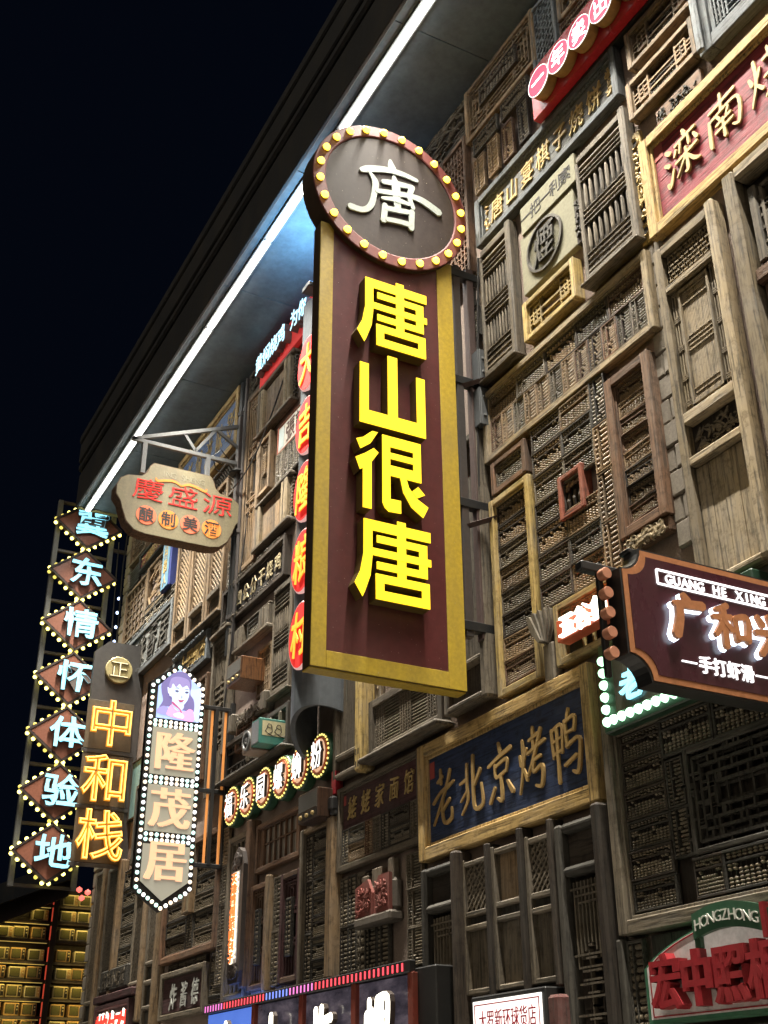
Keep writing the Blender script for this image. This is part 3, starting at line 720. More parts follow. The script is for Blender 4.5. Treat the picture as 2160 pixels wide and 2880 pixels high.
# long framed panel of abacuses
x0, z0, x1, z1 = RT['longf']; p, q = win(RT['longf'], 'long pale wooden frame filled with two rows of abacuses', None, pale_z, pale_x, .062, .10, 'long_frame', 'frame')
a, b_, c, e = q; mid = b_+(e-b_)*.57
G1 = 'abacuses in the long pale frame'
abgrid((x0+a, z0+mid, x0+c, z0+e-.005), [1]*5, 'wide abacus in the upper row of the long pale frame', G1, .012, rows=[1]*5)
abgrid((x0+a, z0+b_, x0+c, z0+mid), [1]*12, 'upright abacus in the lower row of the long pale frame', G1, .012, rows=[1]*12)
win(RT['smallf'], 'small brown frame around one abacus, under the left end of the long pale frame', None, brown_z, brown_x, .05, .12, 'small_frame', 'frame')
x0, z0, x1, z1 = RT['smallf']; abacus(x0+.06, z0+.05, x1-.06, z1-.05, 'single abacus in the small brown frame', 'abacuses inside window frames', .04, kind=5)
rw = RT['redwin']
abgrid((-6.86, 5.03, -5.875, 6.64), [1.15, 1.1, .52], 'abacus around the small red window', 'abacuses around the red window', .03, vertical_cols=(2,), skip=[(rw[0]+.03, rw[1]+.03, rw[2]-.03, rw[3]-.03)], tilt=.012, kinds=(0, 2, 4, 5, 1))
x0, z0, x1, z1 = rw
p, q = win(rw, 'small red wooden niche window holding carved figures, amid the abacuses', None, red_z, red_x, .042, .14, 'niche_window', 'window')
b = MB()
for i in range(3): b.tube([(.08+.07*i, -.05, .05), (.085+.07*i, -.06, .14), (.08+.07*i, -.05, .22)], [.016, .022, .010], 7)
b.build('figures', dark_z, p); relief(p, .05, .21, .26, .31, -.07, brown_x, 14, .025, 21)
b = MB(); b.box(.19, .245, -.03, -.025, .06, .2); b.build('gilt_card', paint('gilt_card', (.75, .52, .03), dirt=.1), p)
x0, z0, x1, z1 = RT['brownf']; p, q = win(RT['brownf'], 'tall brown frame stacked with wide abacuses beside the stone blocks', None, brown_z, brown_x, .075, .13, 'tall_frame', 'frame')
abgrid((x0+q[0], z0+q[1], x0+q[2], z0+q[3]), [1], 'wide abacus stacked in the tall brown frame', 'abacuses in the tall brown frame', .02, rows=[8], tilt=.05)
p = thing('carved_garland', 'carved gilt flower garland under the tall brown frame', 'carving', (-5.87, YW, 5.06)); pbox('backing', p, 0, .50, -.07, 0, .03, .14, brown_x, .01); relief(p, 0, 0, .50, .14, -.09, pale_x, 70, .034, 23)
x0, z0, x1, z1 = RT['yelf']; p, q = win(RT['yelf'], 'tall yellowed frame stacked with wide abacuses, next to the grey plank door', None, ochre_z, ochre_x, .058, .12, 'tall_frame', 'frame')
abgrid((x0+q[0], z0+q[1], x0+q[2], z0+q[3]), [1], 'wide abacus stacked in the tall yellowed frame', 'abacuses in the tall yellowed frame', .02, rows=[8], tilt=.02)

# frame with the lit red box
p, q = win((-6.70, 4.54, -5.75, 5.02), 'ochre frame with dark lattice behind the small lit orange sign', p_grid, ochre_z, ochre_x, .055, .12, 'ochre_frame', 'window', nx=7, nz=2, t=.016)
orange_box = paint('orange_box', (.50, .085, .035), rough=.5, dirt=.2)
p = thing('lit_box_sign', 'small orange box sign with two glowing white characters in the ochre frame', 'sign', (-6.53, YW, 4.655)); pbox('box', p, 0, .62, -.20, -.09, 0, .165, orange_box, .006)
whitelit = glow('white_letter', (1.0, .97, .90), 1.7)
text('五谷鱼', p, .06, .62, .085, .16, -.235, .035, glow('white_blaze', (1.0, .93, .78), 3.0), off=.004)
p = thing('carved_corbel', 'weathered wooden corbel topped by a carved flower beside the ochre frame', 'corbel', (-6.875, YW, 4.46))
pbox('block', p, .02, .15, -.10, 0, 0, .30, grey_z, .012)
for i in range(6):
    b = MB(); an = 1.1+i*.22
    b.strip([(.09, .30, .03), (.09+math.cos(an)*.14, .33+math.sin(an)*.12, .06), (.09+math.cos(an)*.20, .36+math.sin(an)*.20, .03)], -.09-.018*i, -.05-.018*i); b.build('petal', grey_z, p)

# tall pale door
x0, z0, x1, z1 = -5.16, 4.55, -4.51, 7.24; w, h = x1-x0, z1-z0
p = thing('lattice_door', 'tall pale carved door leaf with dense lattice and plank foot at the right', 'door', (x0, YW, z0))
pbox('stile', p, 0, .075, -.11, 0, 0, h, pale_z, .016); pbox('stile', p, w-.085, w, -.13, 0, 0, h+.02, pale_z, .02)
for a, b_ in ((0, .05), (.86, .93), (1.18, 1.27), (2.26, 2.33), (2.60, h)): pbox('rail', p, .075, w-.085, -.105, 0, a, b_, pale_x, .012)
def dp(nm, a, b_, y=-.03): pbox(nm, p, .075, w-.085, y, -.004, a, b_, recess, 0)
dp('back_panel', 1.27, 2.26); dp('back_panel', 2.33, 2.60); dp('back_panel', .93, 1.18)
b = MB(); p_dense(b, .19, 1.34, w-.20, 2.19, -.065, -.045, n=19, t=.010); b.build('lattice', pale_z, p, kind='stuff')
b = MB()
for xx in (.10, .125, .15, w-.16, w-.135, w-.11): b.box(xx-.006, xx+.006, -.07, -.045, 1.28, 2.25)
for zz in (1.32, 1.52, 1.76, 2.0, 2.22):
    for xx in (.095, w-.165):
        for k in range(3): b.box(xx, xx+.06, -.075, -.045, zz+k*.016, zz+k*.016+.008)
b.box(.17, .188, -.085, -.04, 1.30, 2.23); b.box(w-.198, w-.18, -.085, -.04, 1.30, 2.23); b.box(.17, w-.18, -.083, -.04, 1.30, 1.325); b.box(.17, w-.18, -.083, -.04, 2.205, 2.23)
b.build('inner_border', pale_z, p)
b = MB(); p_dense(b, .10, 2.34, w-.11, 2.59, -.07, -.045, n=17, t=.011, bands=((.1, .9),)); b.build('top_lattice', pale_z, p, kind='stuff')
relief(p, .10, .95, w-.11, 1.16, -.04, grey_x, 34, .035, 31)
planks(p, .078, .055, w-.088, .855, -.05, 4, pale_z)
# the tall frame beyond it at the right edge
x0, z0, x1, z1 = -4.385, 4.6, -3.25, 7.30; w = x1-x0; h = z1-z0
p = thing('deep_window', 'deep pale framed window with broad-barred lattice at the right edge', 'window', (x0, YW, z0))
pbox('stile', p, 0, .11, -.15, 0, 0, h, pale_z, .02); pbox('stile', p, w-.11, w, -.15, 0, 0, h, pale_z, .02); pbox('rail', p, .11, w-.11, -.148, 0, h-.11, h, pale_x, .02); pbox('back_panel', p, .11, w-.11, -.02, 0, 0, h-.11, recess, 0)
pbox('sash_stile', p, .16, .23, -.10, -.02, 1.88, h-.2, grey_z, .012); pbox('sash_rail', p, .23, w-.11, -.098, -.02, 1.88, 1.97, grey_x, .012)
b = MB(); p_fret(b, .18, 1.93, w-.12, h-.16, -.085, -.05, s=.085, t=.024, seed=6); b.build('lattice', grey_z, p, kind='stuff')
planks(p, .14, .5, w-.11, 1.74, -.06, 5, brown_z); pbox('mid_rail', p, .11, w-.11, -.11, -.01, 1.74, 1.86, brown_x, .02)

# narrow column between the big sign and the windows
abacus(-7.77, 8.43, -7.61, 8.63, 'tiny dark abacus behind the steel posts of the big sign, upper', 'small abacuses behind the steel posts', .03, kind=2)
abacus(-7.76, 8.04, -7.52, 8.37, 'dark abacus behind the steel posts of the big sign, lower', 'small abacuses behind the steel posts', .03, kind=2)
for (a, b_, c, e), s_ in (((-7.60, 7.48, -7.46, 7.82), 'upper'), ((-7.61, 7.03, -7.47, 7.42), 'lower')):
    p = thing('electric_box', f'{s_} of two grey metal electric boxes beside the spindle window', 'electric box', (a, YW, b_), 'grey electric boxes')
    pbox('case', p, 0, c-a, -.13, 0, 0, e-b_, box_grey, .006); pbox('cover', p, .006, c-a-.006, -.143, -.131, .006, e-b_-.006, box_grey, .004)
    for zz in (.1, e-b_-.1): pbox('latch', p, c-a, c-a+.012, -.11, -.08, zz-.012, zz+.012, grey_steel, .003)
def plank_door(rect, label, mz, mx, n=3, d=.12, rails=(.0, .06, .26, .31), name='plank_door', right_post=.10, group=None, lat=None):
    x0, z0, x1, z1 = rect; w, h = x1-x0, z1-z0; p = thing(name, label, 'door', (x0, YW, z0), group)
    pbox('stile', p, 0, .07, -d*.85, 0, 0, h, mz, .012); pbox('post', p, w-right_post, w, -d, 0, -.02, h+.02, mz, .02)
    for i in range(0, len(rails), 2): pbox('rail', p, .07, w-right_post, -d*.95, 0, h*rails[i], h*rails[i]+.055, mx, .016)
    pbox('rail', p, .07, w-right_post, -d*.9, 0, h-.07, h, mx, .012)
    planks(p, .072, .05, w-right_post-.002, h-.07, -d*.45, n, mz)
    return p
plank_door((-8.27, 4.60, -7.56, 7.05), 'grey plank door leaf right behind the big vertical sign', grey_z, grey_x, 2, .15, rails=(0, .06, .13, .2))
plank_door((-10.46, 4.55, -9.88, 6.6), 'grey worn plank door leaf below the curved dark tube sign', grey_z, grey_x, 3, .13, rails=(0, .05, .09, .15), right_post=.03)
p = post((-9.865, 4.50, -9.735, 6.3), 'new yellow wooden post with mortises left of the slatted window', ochre_z, .17, round_top=False, notches=2)
p = thing('carved_strip', 'narrow white carved strip above the slatted window', 'carving', (-9.66, YW, 5.17)); pbox('strip', p, 0, .11, -.05, 0, 0, .45, pale_z); relief(p, .01, .01, .10, .44, -.055, pale_z, 20, .03, 41)
p, q = win((-9.72, 4.60, -8.36, 5.15), 'wide window of horizontal rods under the foot of the big sign', p_slats, grey_z, grey_x, .075, .11, 'rod_window', n=12, t=.013)
pbox('sill', p, -.03, 1.42, -.20, 0, -.055, -.003, grey_x, .02)
win((-9.45, 5.25, -8.40, 6.3), 'reddish-brown window behind the foot of the big sign', p_grid, red_z, red_x, .06, .1, nx=5, nz=5)

# ------------------------------------------------------------------ middle and lower right
x0, z0, x1, z1 = RT['gugu']; w, h = x1-x0, z1-z0
p, q = win(RT['gugu'], 'grey frame with a maroon five-character name board over a strip of abacuses', None, grey_z, grey_x, .05, .10, 'framed_board', 'sign', top=.04)
zb = .385
for i in range(3): pbox('board', p, q[0], q[2], -.045-U(0, .001), -.004, zb+(q[3]-zb)*i/3+.001, zb+(q[3]-zb)*(i+1)/3-.001, maroon_x, .001)
text('姥姥家面馆', p, .13, w-.10, zb+.175, .20, -.058, .012, gilt, w=.15, off=-.008, wob=.04, shear=.15)
b = MB(); b.box(.075, .125, -.048, -.044, h-.17, h-.08); b.build('seal', MATS['seal_red'], p)
abgrid((x0+q[0], z0+q[1], x0+q[2], z0+zb), [.5, 1.15, .5, .5, .5, 1.3, .5], 'dark abacus below the maroon board', 'abacuses under the maroon board', .015, rows=[1, 2, 1, 1, 1, 2, 1])
abgrid((-10.36, 2.72, -8.80, 3.62), [.55, .55, .55, .7, .75, .55, .55, .9], 'dark abacus around the red castle block', 'abacuses around the carved castle block', .01, rows=[2, 2, 1, 2, 2, 1, 1, 3], skip=[(-9.70, 3.15, -9.12, 3.55)], kinds=(0, 2, 5))
abgrid((-10.36, 2.42, -8.80, 2.71), [1, 1, 1.1], 'dark abacus in the low row above the picture sign', 'abacuses above the picture sign', .01, rows=[1, 1, 1], kinds=(0, 2))
x0, z0, x1, z1 = RT['castle']; w = x1-x0; h = z1-z0
p = thing('carved_block', 'red and grey carved block shaped like a castle wall, amid dark abacuses', 'carving', (x0, YW, z0))
red_stone = paint('red_paint_worn', (.22, .062, .048), rough=.75, dirt=.7, dirtcol=(.13, .095, .08), scale=7, bump=.3)
pbox('base', p, .0, w, -.15, 0, .0, h*.18, castle_stone, .02); pbox('body', p, .0, w, -.10, 0, h*.18, h*.72, castle_stone, .03)
b = MB(); b.prism([(0, h*.16), (0, h*.70), (w*.35, h*.80), (w*.48, h*.55), (w*.48, h*.16)], -.13, -.10); b.prism([(w*.54, h*.16), (w*.54, h*.55), (w*.66, h*.80), (w*.95, h*.80), (w*.95, h*.16)], -.132, -.10); b.build('red_face', red_stone, p)
relief(p, .02, h*.2, w*.46, h*.68, -.136, red_stone, 70, .028, 44); relief(p, w*.56, h*.2, w*.93, h*.74, -.138, red_stone, 70, .028, 45)
for a, b_, t_ in ((.08, .24, .90), (.36, .62, .98), (.80, .94, 1.06)): pbox('merlon', p, w*a, w*b_, -.09, -.02, h*.66, h*t_, grey_z, .01)

# the blue name board in its gilt frame
x0, z0, x1, z1 = RT['bj']; w, h = x1-x0, z1-z0
p, q, y = plaque(RT['bj'], 'dark blue name board with five gilt brush characters in a thick gilt frame', gold_z, gold_x, sign_blue, .105, .14, rec=.045, planks_n=3)
BJ = {'老': [[(36, 99, 8), (38, 74, 9)], [(22, 78, 6), (44, 86, 8)], [(3, 44, 7), (34, 58, 7), (66, 64, 9), (92, 70, 6)], [(78, 92, 9), (58, 62, 8), (4, 6, 4)], [(44, 46, 8), (42, 22, 8), (52, 4, 8), (80, 8, 8), (82, 26, 4)], [(44, 26, 6), (74, 42, 8)]],
      '北': [[(34, 88, 8), (32, 54, 8), (34, 26, 8), (8, 6, 4)], [(4, 58, 6), (30, 62, 7)], [(6, 28, 5), (32, 42, 6)], [(60, 98, 9), (58, 52, 9), (62, 10, 9), (94, 12, 8), (90, 46, 5)], [(64, 48, 6), (88, 70, 9)]],
      '京': [[(46, 99, 7), (52, 84, 12)], [(4, 66, 6), (46, 76, 8), (92, 84, 10)], [(30, 66, 6), (34, 44, 7), (72, 50, 6)], [(34, 62, 6), (76, 68, 7), (72, 48, 6)], [(52, 46, 8), (53, 6, 9), (36, 10, 5)], [(28, 28, 7), (8, 6, 8)], [(76, 32, 6), (94, 12, 11)]],
      '烤': [[(8, 62, 6), (12, 46, 9)], [(32, 70, 7), (24, 54, 6)], [(20, 84, 8), (20, 46, 8), (4, 2, 4)], [(22, 38, 6), (32, 20, 8)], [(58, 99, 7), (58, 66, 8)], [(44, 80, 6), (76, 86, 7)], [(36, 60, 6), (98, 72, 7)], [(86, 92, 8), (62, 56, 7), (36, 26, 4)], [(56, 46, 6), (82, 50, 6)], [(58, 44, 7), (56, 28, 6), (86, 34, 7), (82, 4, 8), (62, 6, 5)]],
      '鸭': [[(6, 80, 8), (10, 36, 8)], [(8, 78, 7), (40, 82, 7), (38, 40, 7)], [(10, 60, 5), (38, 64, 5)], [(10, 40, 6), (38, 44, 6)], [(24, 80, 7), (24, -4, 8)], [(66, 102, 7), (60, 88, 7)], [(52, 86, 7), (56, 44, 7)], [(54, 84, 6), (84, 88, 7), (80, 66, 7)], [(56, 66, 5), (80, 68, 5)], [(54, 46, 6), (96, 52, 7), (92, 16, 9), (84, 2, 8), (70, 6, 5)], [(46, 18, 6), (84, 28, 7)]]}
for k, ch in enumerate('老北京烤鸭'):
    cx0 = .20+k*.425; s = .0037; hs = .0047
    brush(BJ[ch], p, lambda a, b, c, cx0=cx0, s=s, hs=hs: (cx0+a*s, .235+b*hs, c*s*1.05), y-.015, .012, gilt_dark)
b = MB(); b.box(.145, .225, y-.003, y, .66, .80); b.build('seal', MATS['seal_red'], p)

# door leaves under the blue board
def lat_door(rect, label, n, group=None):
    x0, z0, x1, z1 = rect; w, h = x1-x0, z1-z0; p = thing('lattice_door', label, 'door', (x0, YW, z0), group)
    pbox('stile', p, 0, .085, -.12, 0, 0, h, dgrey_z, .02); pbox('post', p, w-.09, w, -.17, 0, 0, h+.05, dark_z, .02)
    for a in (h-.07, h-.36): pbox('rail', p, .085, w-.09, -.13, 0, a, a+.065, dgrey_x, .028)
    pbox('top_panel', p, .085, w-.09, -.05, -.004, h-.30, h-.07, dark_x, .002); pbox('back_panel', p, .085, w-.09, -.02, -.004, 0, h-.36, recess, 0)
    b = MB(); p_steps(b, .11, -.55, w-.11, h-.40, -.085, -.055, n=n, t=.013); b.build('lattice', grey_z, p, kind='stuff'); return p
lat_door((-8.74, 2.02, -8.10, 3.43), 'dark stepped-lattice door leaf under the left end of the blue board', 9)
lat_door((-6.86, 2.02, -6.28, 3.42), 'dark stepped-lattice door leaf beside the big pale corner frame', 9)
def leaf_door(rect, label, lattice):
    x0, z0, x1, z1 = rect; w, h = x1-x0, z1-z0; p = thing('panel_door', label, 'door', (x0, YW, z0))
    pbox('stile', p, 0, .05, -.10, 0, 0, h, grey_z, .008); pbox('post', p, w-.085, w-.035, -.13, 0, -.03, h+.06, dark_z, .008)
    zs = (0, .46*h, .56*h, .94*h)
    for a in zs: pbox('rail', p, .05, w-.09, -.10, 0, a, a+.04, grey_x, .008)
    planks(p, .052, .045, w-.092, .46*h, -.05, 2 if lattice else 3, grey_z); planks(p, .052, .46*h+.045, w-.092, .56*h, -.055, 1, dgrey_z)
    if lattice:
        pbox('back_panel', p, .05, w-.09, -.02, -.004, .56*h+.045, .94*h, recess, 0)
        b = MB(); p_diag(b, .052, .56*h+.045, w-.092, .94*h, -.075, -.058, sp=.062, t=.014); b.build('lattice', grey_z, p, kind='stuff')
    else: planks(p, .052, .56*h+.045, w-.092, .94*h, -.045, 3, tan_z)
leaf_door((-8.13, 2.42, -7.66, 3.40), 'narrow door leaf with diamond lattice, next to the left stepped-lattice door', True)
leaf_door((-7.70, 2.42, -7.22, 3.43), 'narrow plain plank door leaf between two diamond-lattice leaves', False)
leaf_door((-7.25, 2.42, -6.84, 3.42), 'narrow door leaf with diamond lattice, next to the right stepped-lattice door', True)

# lit white shop sign under the leaves
pinkred = paint('print_red', (.42, .03, .05), dirt=0)
p = thing('light_box', 'white lit shop sign box with red characters at the foot of the door leaves', 'sign', (-7.81, YW, 1.86)); w, h = .85, .49
pbox('case', p, -.04, w+.04, -.22, 0, -.04, h+.035, black_metal, .01)
pbox('face', p, 0, w, -.229, -.221, 0, h, glow('white_panel', (1.0, .955, .90), 1.25, vary=.08), 0)
b = MB(); t = .008
b.box(.02, w-.02, -.232, -.229, h-.03, h-.03+t); b.box(.02, .02+t, -.232, -.229, .02, h-.03); b.box(w-.03, w-.03+t, -.232, -.229, .02, h-.03); b.build('border_line', pinkred, p)
text('大罗新环球货店', p, .075, w-.06, h-.135, .125, -.233, .004, pinkred, w=.085)
p = post((-6.95, 1.9, -6.80, 2.33), 'short post with peeling red paint right of the white lit shop sign', wood('peeling_red', (.13, .028, .025), 'z', weather=.6, worn=(.20, .17, .15)), .2, round_top=False)
p = thing('iron_lattice', 'low dark lattice panel right of the peeling red post', 'panel', (-6.72, YW, 1.9)); b = MB(); p_grid(b, 0, 0, .35, .5, -.06, -.03, 5, 6); b.build('lattice', dark_z, p)

# big corner frame of dark lattice and abacuses
x0, z0, x1, z1 = -6.235, 2.62, -4.15, 3.98; w, h = x1-x0, z1-z0
p, q = win((x0, z0, x1, z1), 'big pale-edged frame of dark fretwork and abacuses at the lower right', None, grey_z, grey_x, .085, .17, 'corner_frame', 'frame')
GR = 'abacuses in the big corner frame'
abgrid((x0+.115, z0+.12, x0+.53, z1-.11), [1], 'dark abacus in the left column of the big corner frame', GR, .02, rows=[6], kinds=(0, 2, 2))
abgrid((x0+.535, z0+.38, x0+.70, z1-.37), [1], 'upright dark abacus left of the fretwork in the big corner frame', GR, .02, rows=[2], kinds=(2,))
abgrid((x0+.535, z1-.36, x1-.11, z1-.11), [1, 1, 1], 'dark abacus above the fretwork in the big corner frame', GR, .03, rows=[1, 1, 1], kinds=(2, 0))
abgrid((x0+.70, z0+.12, x1-.11, z0+.36), [.5, 1.05, 1], 'dark abacus below the fretwork in the big corner frame', GR, .03, rows=[1, 1, 1], kinds=(2, 0))
p = thing('fret_panel', 'square dark fretwork panel inside the big corner frame', 'panel', (x0+.72, YW-.02, z0+.37)); b = MB(); p_fret(b, -.05, -.05, 1.12, .69, -.05, -.02, s=.06, t=.018, seed=12); p_grid(b, 0, 0, 1.07, .64, -.03, -.012, 10, 7, .016); b.build('lattice', dgrey_z, p, kind='stuff')
frame(p, 1.07, .64, .035, .06, dgrey_z, dgrey_x, mould=False)

# green-bulbed lit sign on the wall below the red bead pendants
bulb_green = glow('bulb_green', (.50, 1.0, .62), 2.6, sample=False); bulb_dark = paint('sign_green_black', (.02, .05, .03), rough=.35, dirt=.1)
p = thing('bulb_sign', 'dark sign edged with pale green bulbs and one glowing blue-white character', 'sign', (-6.14, YW, 3.88)); pbox('case', p, 0, 1.5, -.16, -.02, 0, .62, bulb_dark, .01)
pbox('panel', p, .16, 1.4, -.175, -.161, .10, .56, paint('bulb_panel', (.05, .055, .045), rough=.2, spec=.6), .004)
for i in range(6):
    b = MB(); b.lathe((.055, -.165, .07+i*.085), [(.034, 0), (.030, -.022), (.016, -.036), (0, -.04)], 10, 'y'); b.build('bulb', bulb_green, p, smooth_=True)
for i in range(12):
    b = MB(); b.lathe((.125+i*.086, -.165, .07), [(.034, 0), (.030, -.022), (.016, -.036), (0, -.04)], 10, 'y'); b.build('bulb', bulb_green, p, smooth_=True)
ice = glow('ice_letter', (.34, .84, 1.0), 1.3)
char('老', p, .36, .25, .20, .20, -.20, .02, ice, off=.02, wob=.02, shear=.15)

# arched photo-studio sign
HG = (.025, .085, .045)
green_edge = paint('green_edge', (.045, .150, .085), rough=.45, dirt=.3); white_board = paint('white_board', (.60, .56, .55), rough=.5, dirt=.25, dirtcol=(.35, .30, .28)); red_block = paint('red_block', (.30, .022, .028), rough=.45, dirt=.2)
def arch(w, h0, h1, n=18): return [(-w/2, 0)]+[(-w/2+w*i/n, h0+(h1-h0)*math.sin(math.pi*i/n)**.75) for i in range(n+1)]+[(w/2, 0)]
p = thing('arched_sign', 'white arched shop sign with green edge, green ribbon and bulky red characters', 'sign', (-5.12, YW, 2.09))
b = MB(); b.prism(arch(1.60, .30, .50), -.20, -.06); b.build('edge', green_edge, p)
b = MB(); b.prism([(x*.955, z*.93+.022) for x, z in arch(1.60, .30, .50)], -.210, -.2005); b.build('board', white_board, p)
a_ = [(x*.925, z*.89+.034) for x, z in arch(1.60, .30, .50)]; b = MB()
for i in range(len(a_)): b.seg(a_[i], a_[(i+1) % len(a_)], .007, -.213, -.2105)
b.build('border_line', red_block, p)
text('宏中照相馆', p, -.66, .66, .20, .27, -.285, .07, red_block, w=.215, off=.02, fat=.012)
ribbon_g = paint('ribbon_green', (.035, .095, .052), rough=.45, dirt=.2)
def rib(t): return (-.27+.54*t, .385+.055*math.sin(math.pi*(t*.9+.1)))
top = [(x, z+.135) for x, z in (rib(i/12) for i in range(13))]; bot = [rib(i/12) for i in range(12, -1, -1)]
b = MB(); b.prism(top+bot, -.265, -.235); r = b.build('ribbon', ribbon_g, p)
b = MB(); b.prism([(-.28, .32), (-.28, .46), (-.235, .44), (-.235, .36)], -.25, -.222); b.prism([(.30, .36), (.30, .50), (.42, .49), (.375, .42), (.42, .33)], -.25, -.222); b.build('ribbon_tail', ribbon_g, p)
b = MB(); b.box(.272, .30, -.275, -.235, .35, .53); b.build('ribbon_band', red_block, p)
pale_letter = paint('pale_letter', (.66, .66, .60), dirt=.1)
for i, ch in enumerate('HONGZHONG'):
    t = .09+i*.103; x, z = rib(t); char(ch, r, x, z+.066, .055, .062, -.272, .006, pale_letter, off=-.004, latin=True, rise=.25*(1-2*t))
abacus(-6.21, 2.06, -6.06, 2.59, 'upright abacus of big black beads left of the arched white sign', 'abacuses at the lower right edge', .04, kind=2)
abgrid((-6.0, 1.75, -4.6, 2.06), [1, 1, 1], 'dark abacus below the arched white sign', 'abacuses at the lower right edge', .02, rows=[1, 1, 1], kinds=(2, 0))
p = thing('plank_screen', 'dark plank panel behind the top of the arched white sign', 'panel', (-6.02, YW, 2.10)); planks(p, 0, 0, 1.5, .5, -.04, 8, dgrey_z)
post((-6.27, 1.75, -6.21, 2.60), 'slim grey wooden post between the dark door and the big-beaded abacus', dgrey_z, .12, round_top=False)
# ------------------------------------------------------------------ middle of the front
# row of six round bulb signs
round_green = paint('round_green', (.030, .095, .050), rough=.4, dirt=.2); amber_face = glow('amber_face', (1.0, .60, .36), .62); orange_ring = paint('orange_ring', (.62, .13, .05), rough=.4, dirt=.1)
bulb_yellow = glow('bulb_yellow', (1.0, .80, .22), 1.6, sample=False)
for i, ch in enumerate('福乐园螺蛳粉'):
    p = thing('round_sign', f'round green-sided bulb sign with a glowing white character, {ORD[i]} from the left', 'sign', (-13.13+.4836*i, YW, 4.877), 'row of six round glowing signs')
    b = MB(); b.lathe((0, 0, 0), [(.235, -.02), (.24, -.04), (.24, -.115), (.232, -.13)], 32, 'y'); b.build('drum', round_green, p)
    b = MB(); b.lathe((0, -.13, 0), [(.19, .0), (.19, -.022), (.172, -.022), (.172, 0)], 32, 'y'); b.build('ring', orange_ring, p)
    b = MB(); b.lathe((0, -.131, 0), [(.171, 0), (.170, -.004)], 28, 'y'); b.build('face', amber_face, p)
    for k in range(26):
        t = 2*math.pi*(k+.5)/26
        me = CACHE.get('rb')
        if me is None:
            b = MB(); b.lathe((0, 0, 0), [(.0115, 0), (.010, -.010), (0, -.014)], 6, 'y'); me = CACHE['rb'] = b.mesh('bulb', bulb_yellow)
        link('bulb', me, p, (math.cos(t)*.211, -.132, math.sin(t)*.211))
    c = char(ch, p, 0, 0, .20, .25, -.165, .03, ink, off=-.008); char(ch, c, 0, 0, .21, .265, -.176, .003, whitelit, off=.006, name='lit_face')

# dark curved tube sign with red discs
tube_m = paint('tube_grey', (.085, .095, .105), rough=.45, dirt=.4, dirtcol=(.05, .055, .06), scale=1.5)
p = thing('tube_sign', 'tall grey half-round tube sign carrying five glowing red oval discs', 'sign', (-10.70, YW, 5.38))
b = MB(); n = 18; H_ = 5.0; pts = [(math.cos(math.pi*i/n)*.38, -math.sin(math.pi*i/n)*.42-.02) for i in range(n+1)]; inn = [(x*.88, y*.88) for x, y in pts]
low = [-.16+.12*math.sin(math.pi*min(1, i/n*1.25))-.38*(i/n)**2.2 for i in range(n+1)]
for z in (None, H_): b.v += [(x, y, low[i] if z is None else z) for i, (x, y) in enumerate(pts)]+[(x, y, low[i] if z is None else z) for i, (x, y) in enumerate(inn)]
m_ = n+1
for i in range(n):
    b.f += [(i, i+1, 2*m_+i+1, 2*m_+i), (m_+i, 3*m_+i, 3*m_+i+1, m_+i+1), (i, m_+i, m_+i+1, i+1), (2*m_+i, 2*m_+i+1, 3*m_+i+1, 3*m_+i)]
b.build('tube', tube_m, p, smooth_=False)
pbox('side_plate', p, .36, .50, -.06, 0, -.05, H_, paint('side_plate', (.10, .15, .14), dirt=.5), .004)
red_disc = glow('red_disc', (1.0, .022, .018), .46, vary=.25); amber_letter = glow('amber_letter', (1.0, .46, .035), .95); disc_rim = glow('disc_rim', (1.0, .6, .55), .55)
for k, ch in enumerate('大吉隆粮村'):
    cz = 9.45-.845*k-5.38; cx = .13
    b = MB(); b.lathe((cx, -.44, cz), [(.37, .04), (.372, 0), (.36, -.012)], 30, 'y', .78); d = b.build('disc', disc_rim, p)
    b = MB(); b.lathe((cx, -.4525, cz), [(.352, 0), (.350, -.003)], 30, 'y', .78); b.build('disc_face', red_disc, d)
    char(ch, d, cx, cz, .34, .46, -.470, .012, amber_letter, off=.006, wob=.03, shear=.1)

# painted metal boxes and old radios standing out from the wall
radio_wood = wood('radio_wood', (.17, .075, .030), 'z', weather=.1, gloss=.35, vary=.15); cloth = paint('speaker_cloth', (.10, .095, .085), rough=.9, dirt=.3, scale=9)
def radio(x, z, w, h, d, label, side):
    p = thing('old_radio', label, 'radio', (x, YW, z), 'old radios fixed to the wall'); pbox('cabinet', p, 0, w, -d, 0, 0, h, side, .008)
    pbox('speaker_cloth', p, .02, w-.02, -d-.004, -d+.002, h*.36, h-.02, cloth, 0); pbox('dial', p, .02, w-.02, -d-.003, -d+.002, .02, h*.30, black_metal, 0)
    for k in range(3):
        b = MB(); b.lathe((w*(.2+.3*k), -d-.004, h*.17), [(.022, 0), (.020, -.02), (0, -.022)], 10, 'y'); b.build('knob', gilt, p)
    return p
x0, z0, x1, z1 = RT['radio1']; radio(x0, z0-.02, x1-x0, z1-z0+.04, .27, 'dark wooden radio cabinet standing out right of the round signs', wood('radio_dark', (.060, .032, .020), 'z', weather=.1, gloss=.35))
x0, z0, x1, z1 = RT['radio2']; radio(x0, z0, x1-x0, z1-z0+.04, .35, 'orange-brown wooden radio cabinet below the small planked abacus stand', radio_wood)
x0, z0, x1, z1 = RT['tin1']; p = thing('tin_speaker', 'small tin box with a round speaker ring facing the street', 'box', (x0, YW, z0)); w = x1-x0; h = z1-z0
tin = paint('tin_brown', (.20, .15, .12), rough=.5, dirt=.6); pbox('case', p, 0, w, -.38, -.02, 0, h, tin, .01)
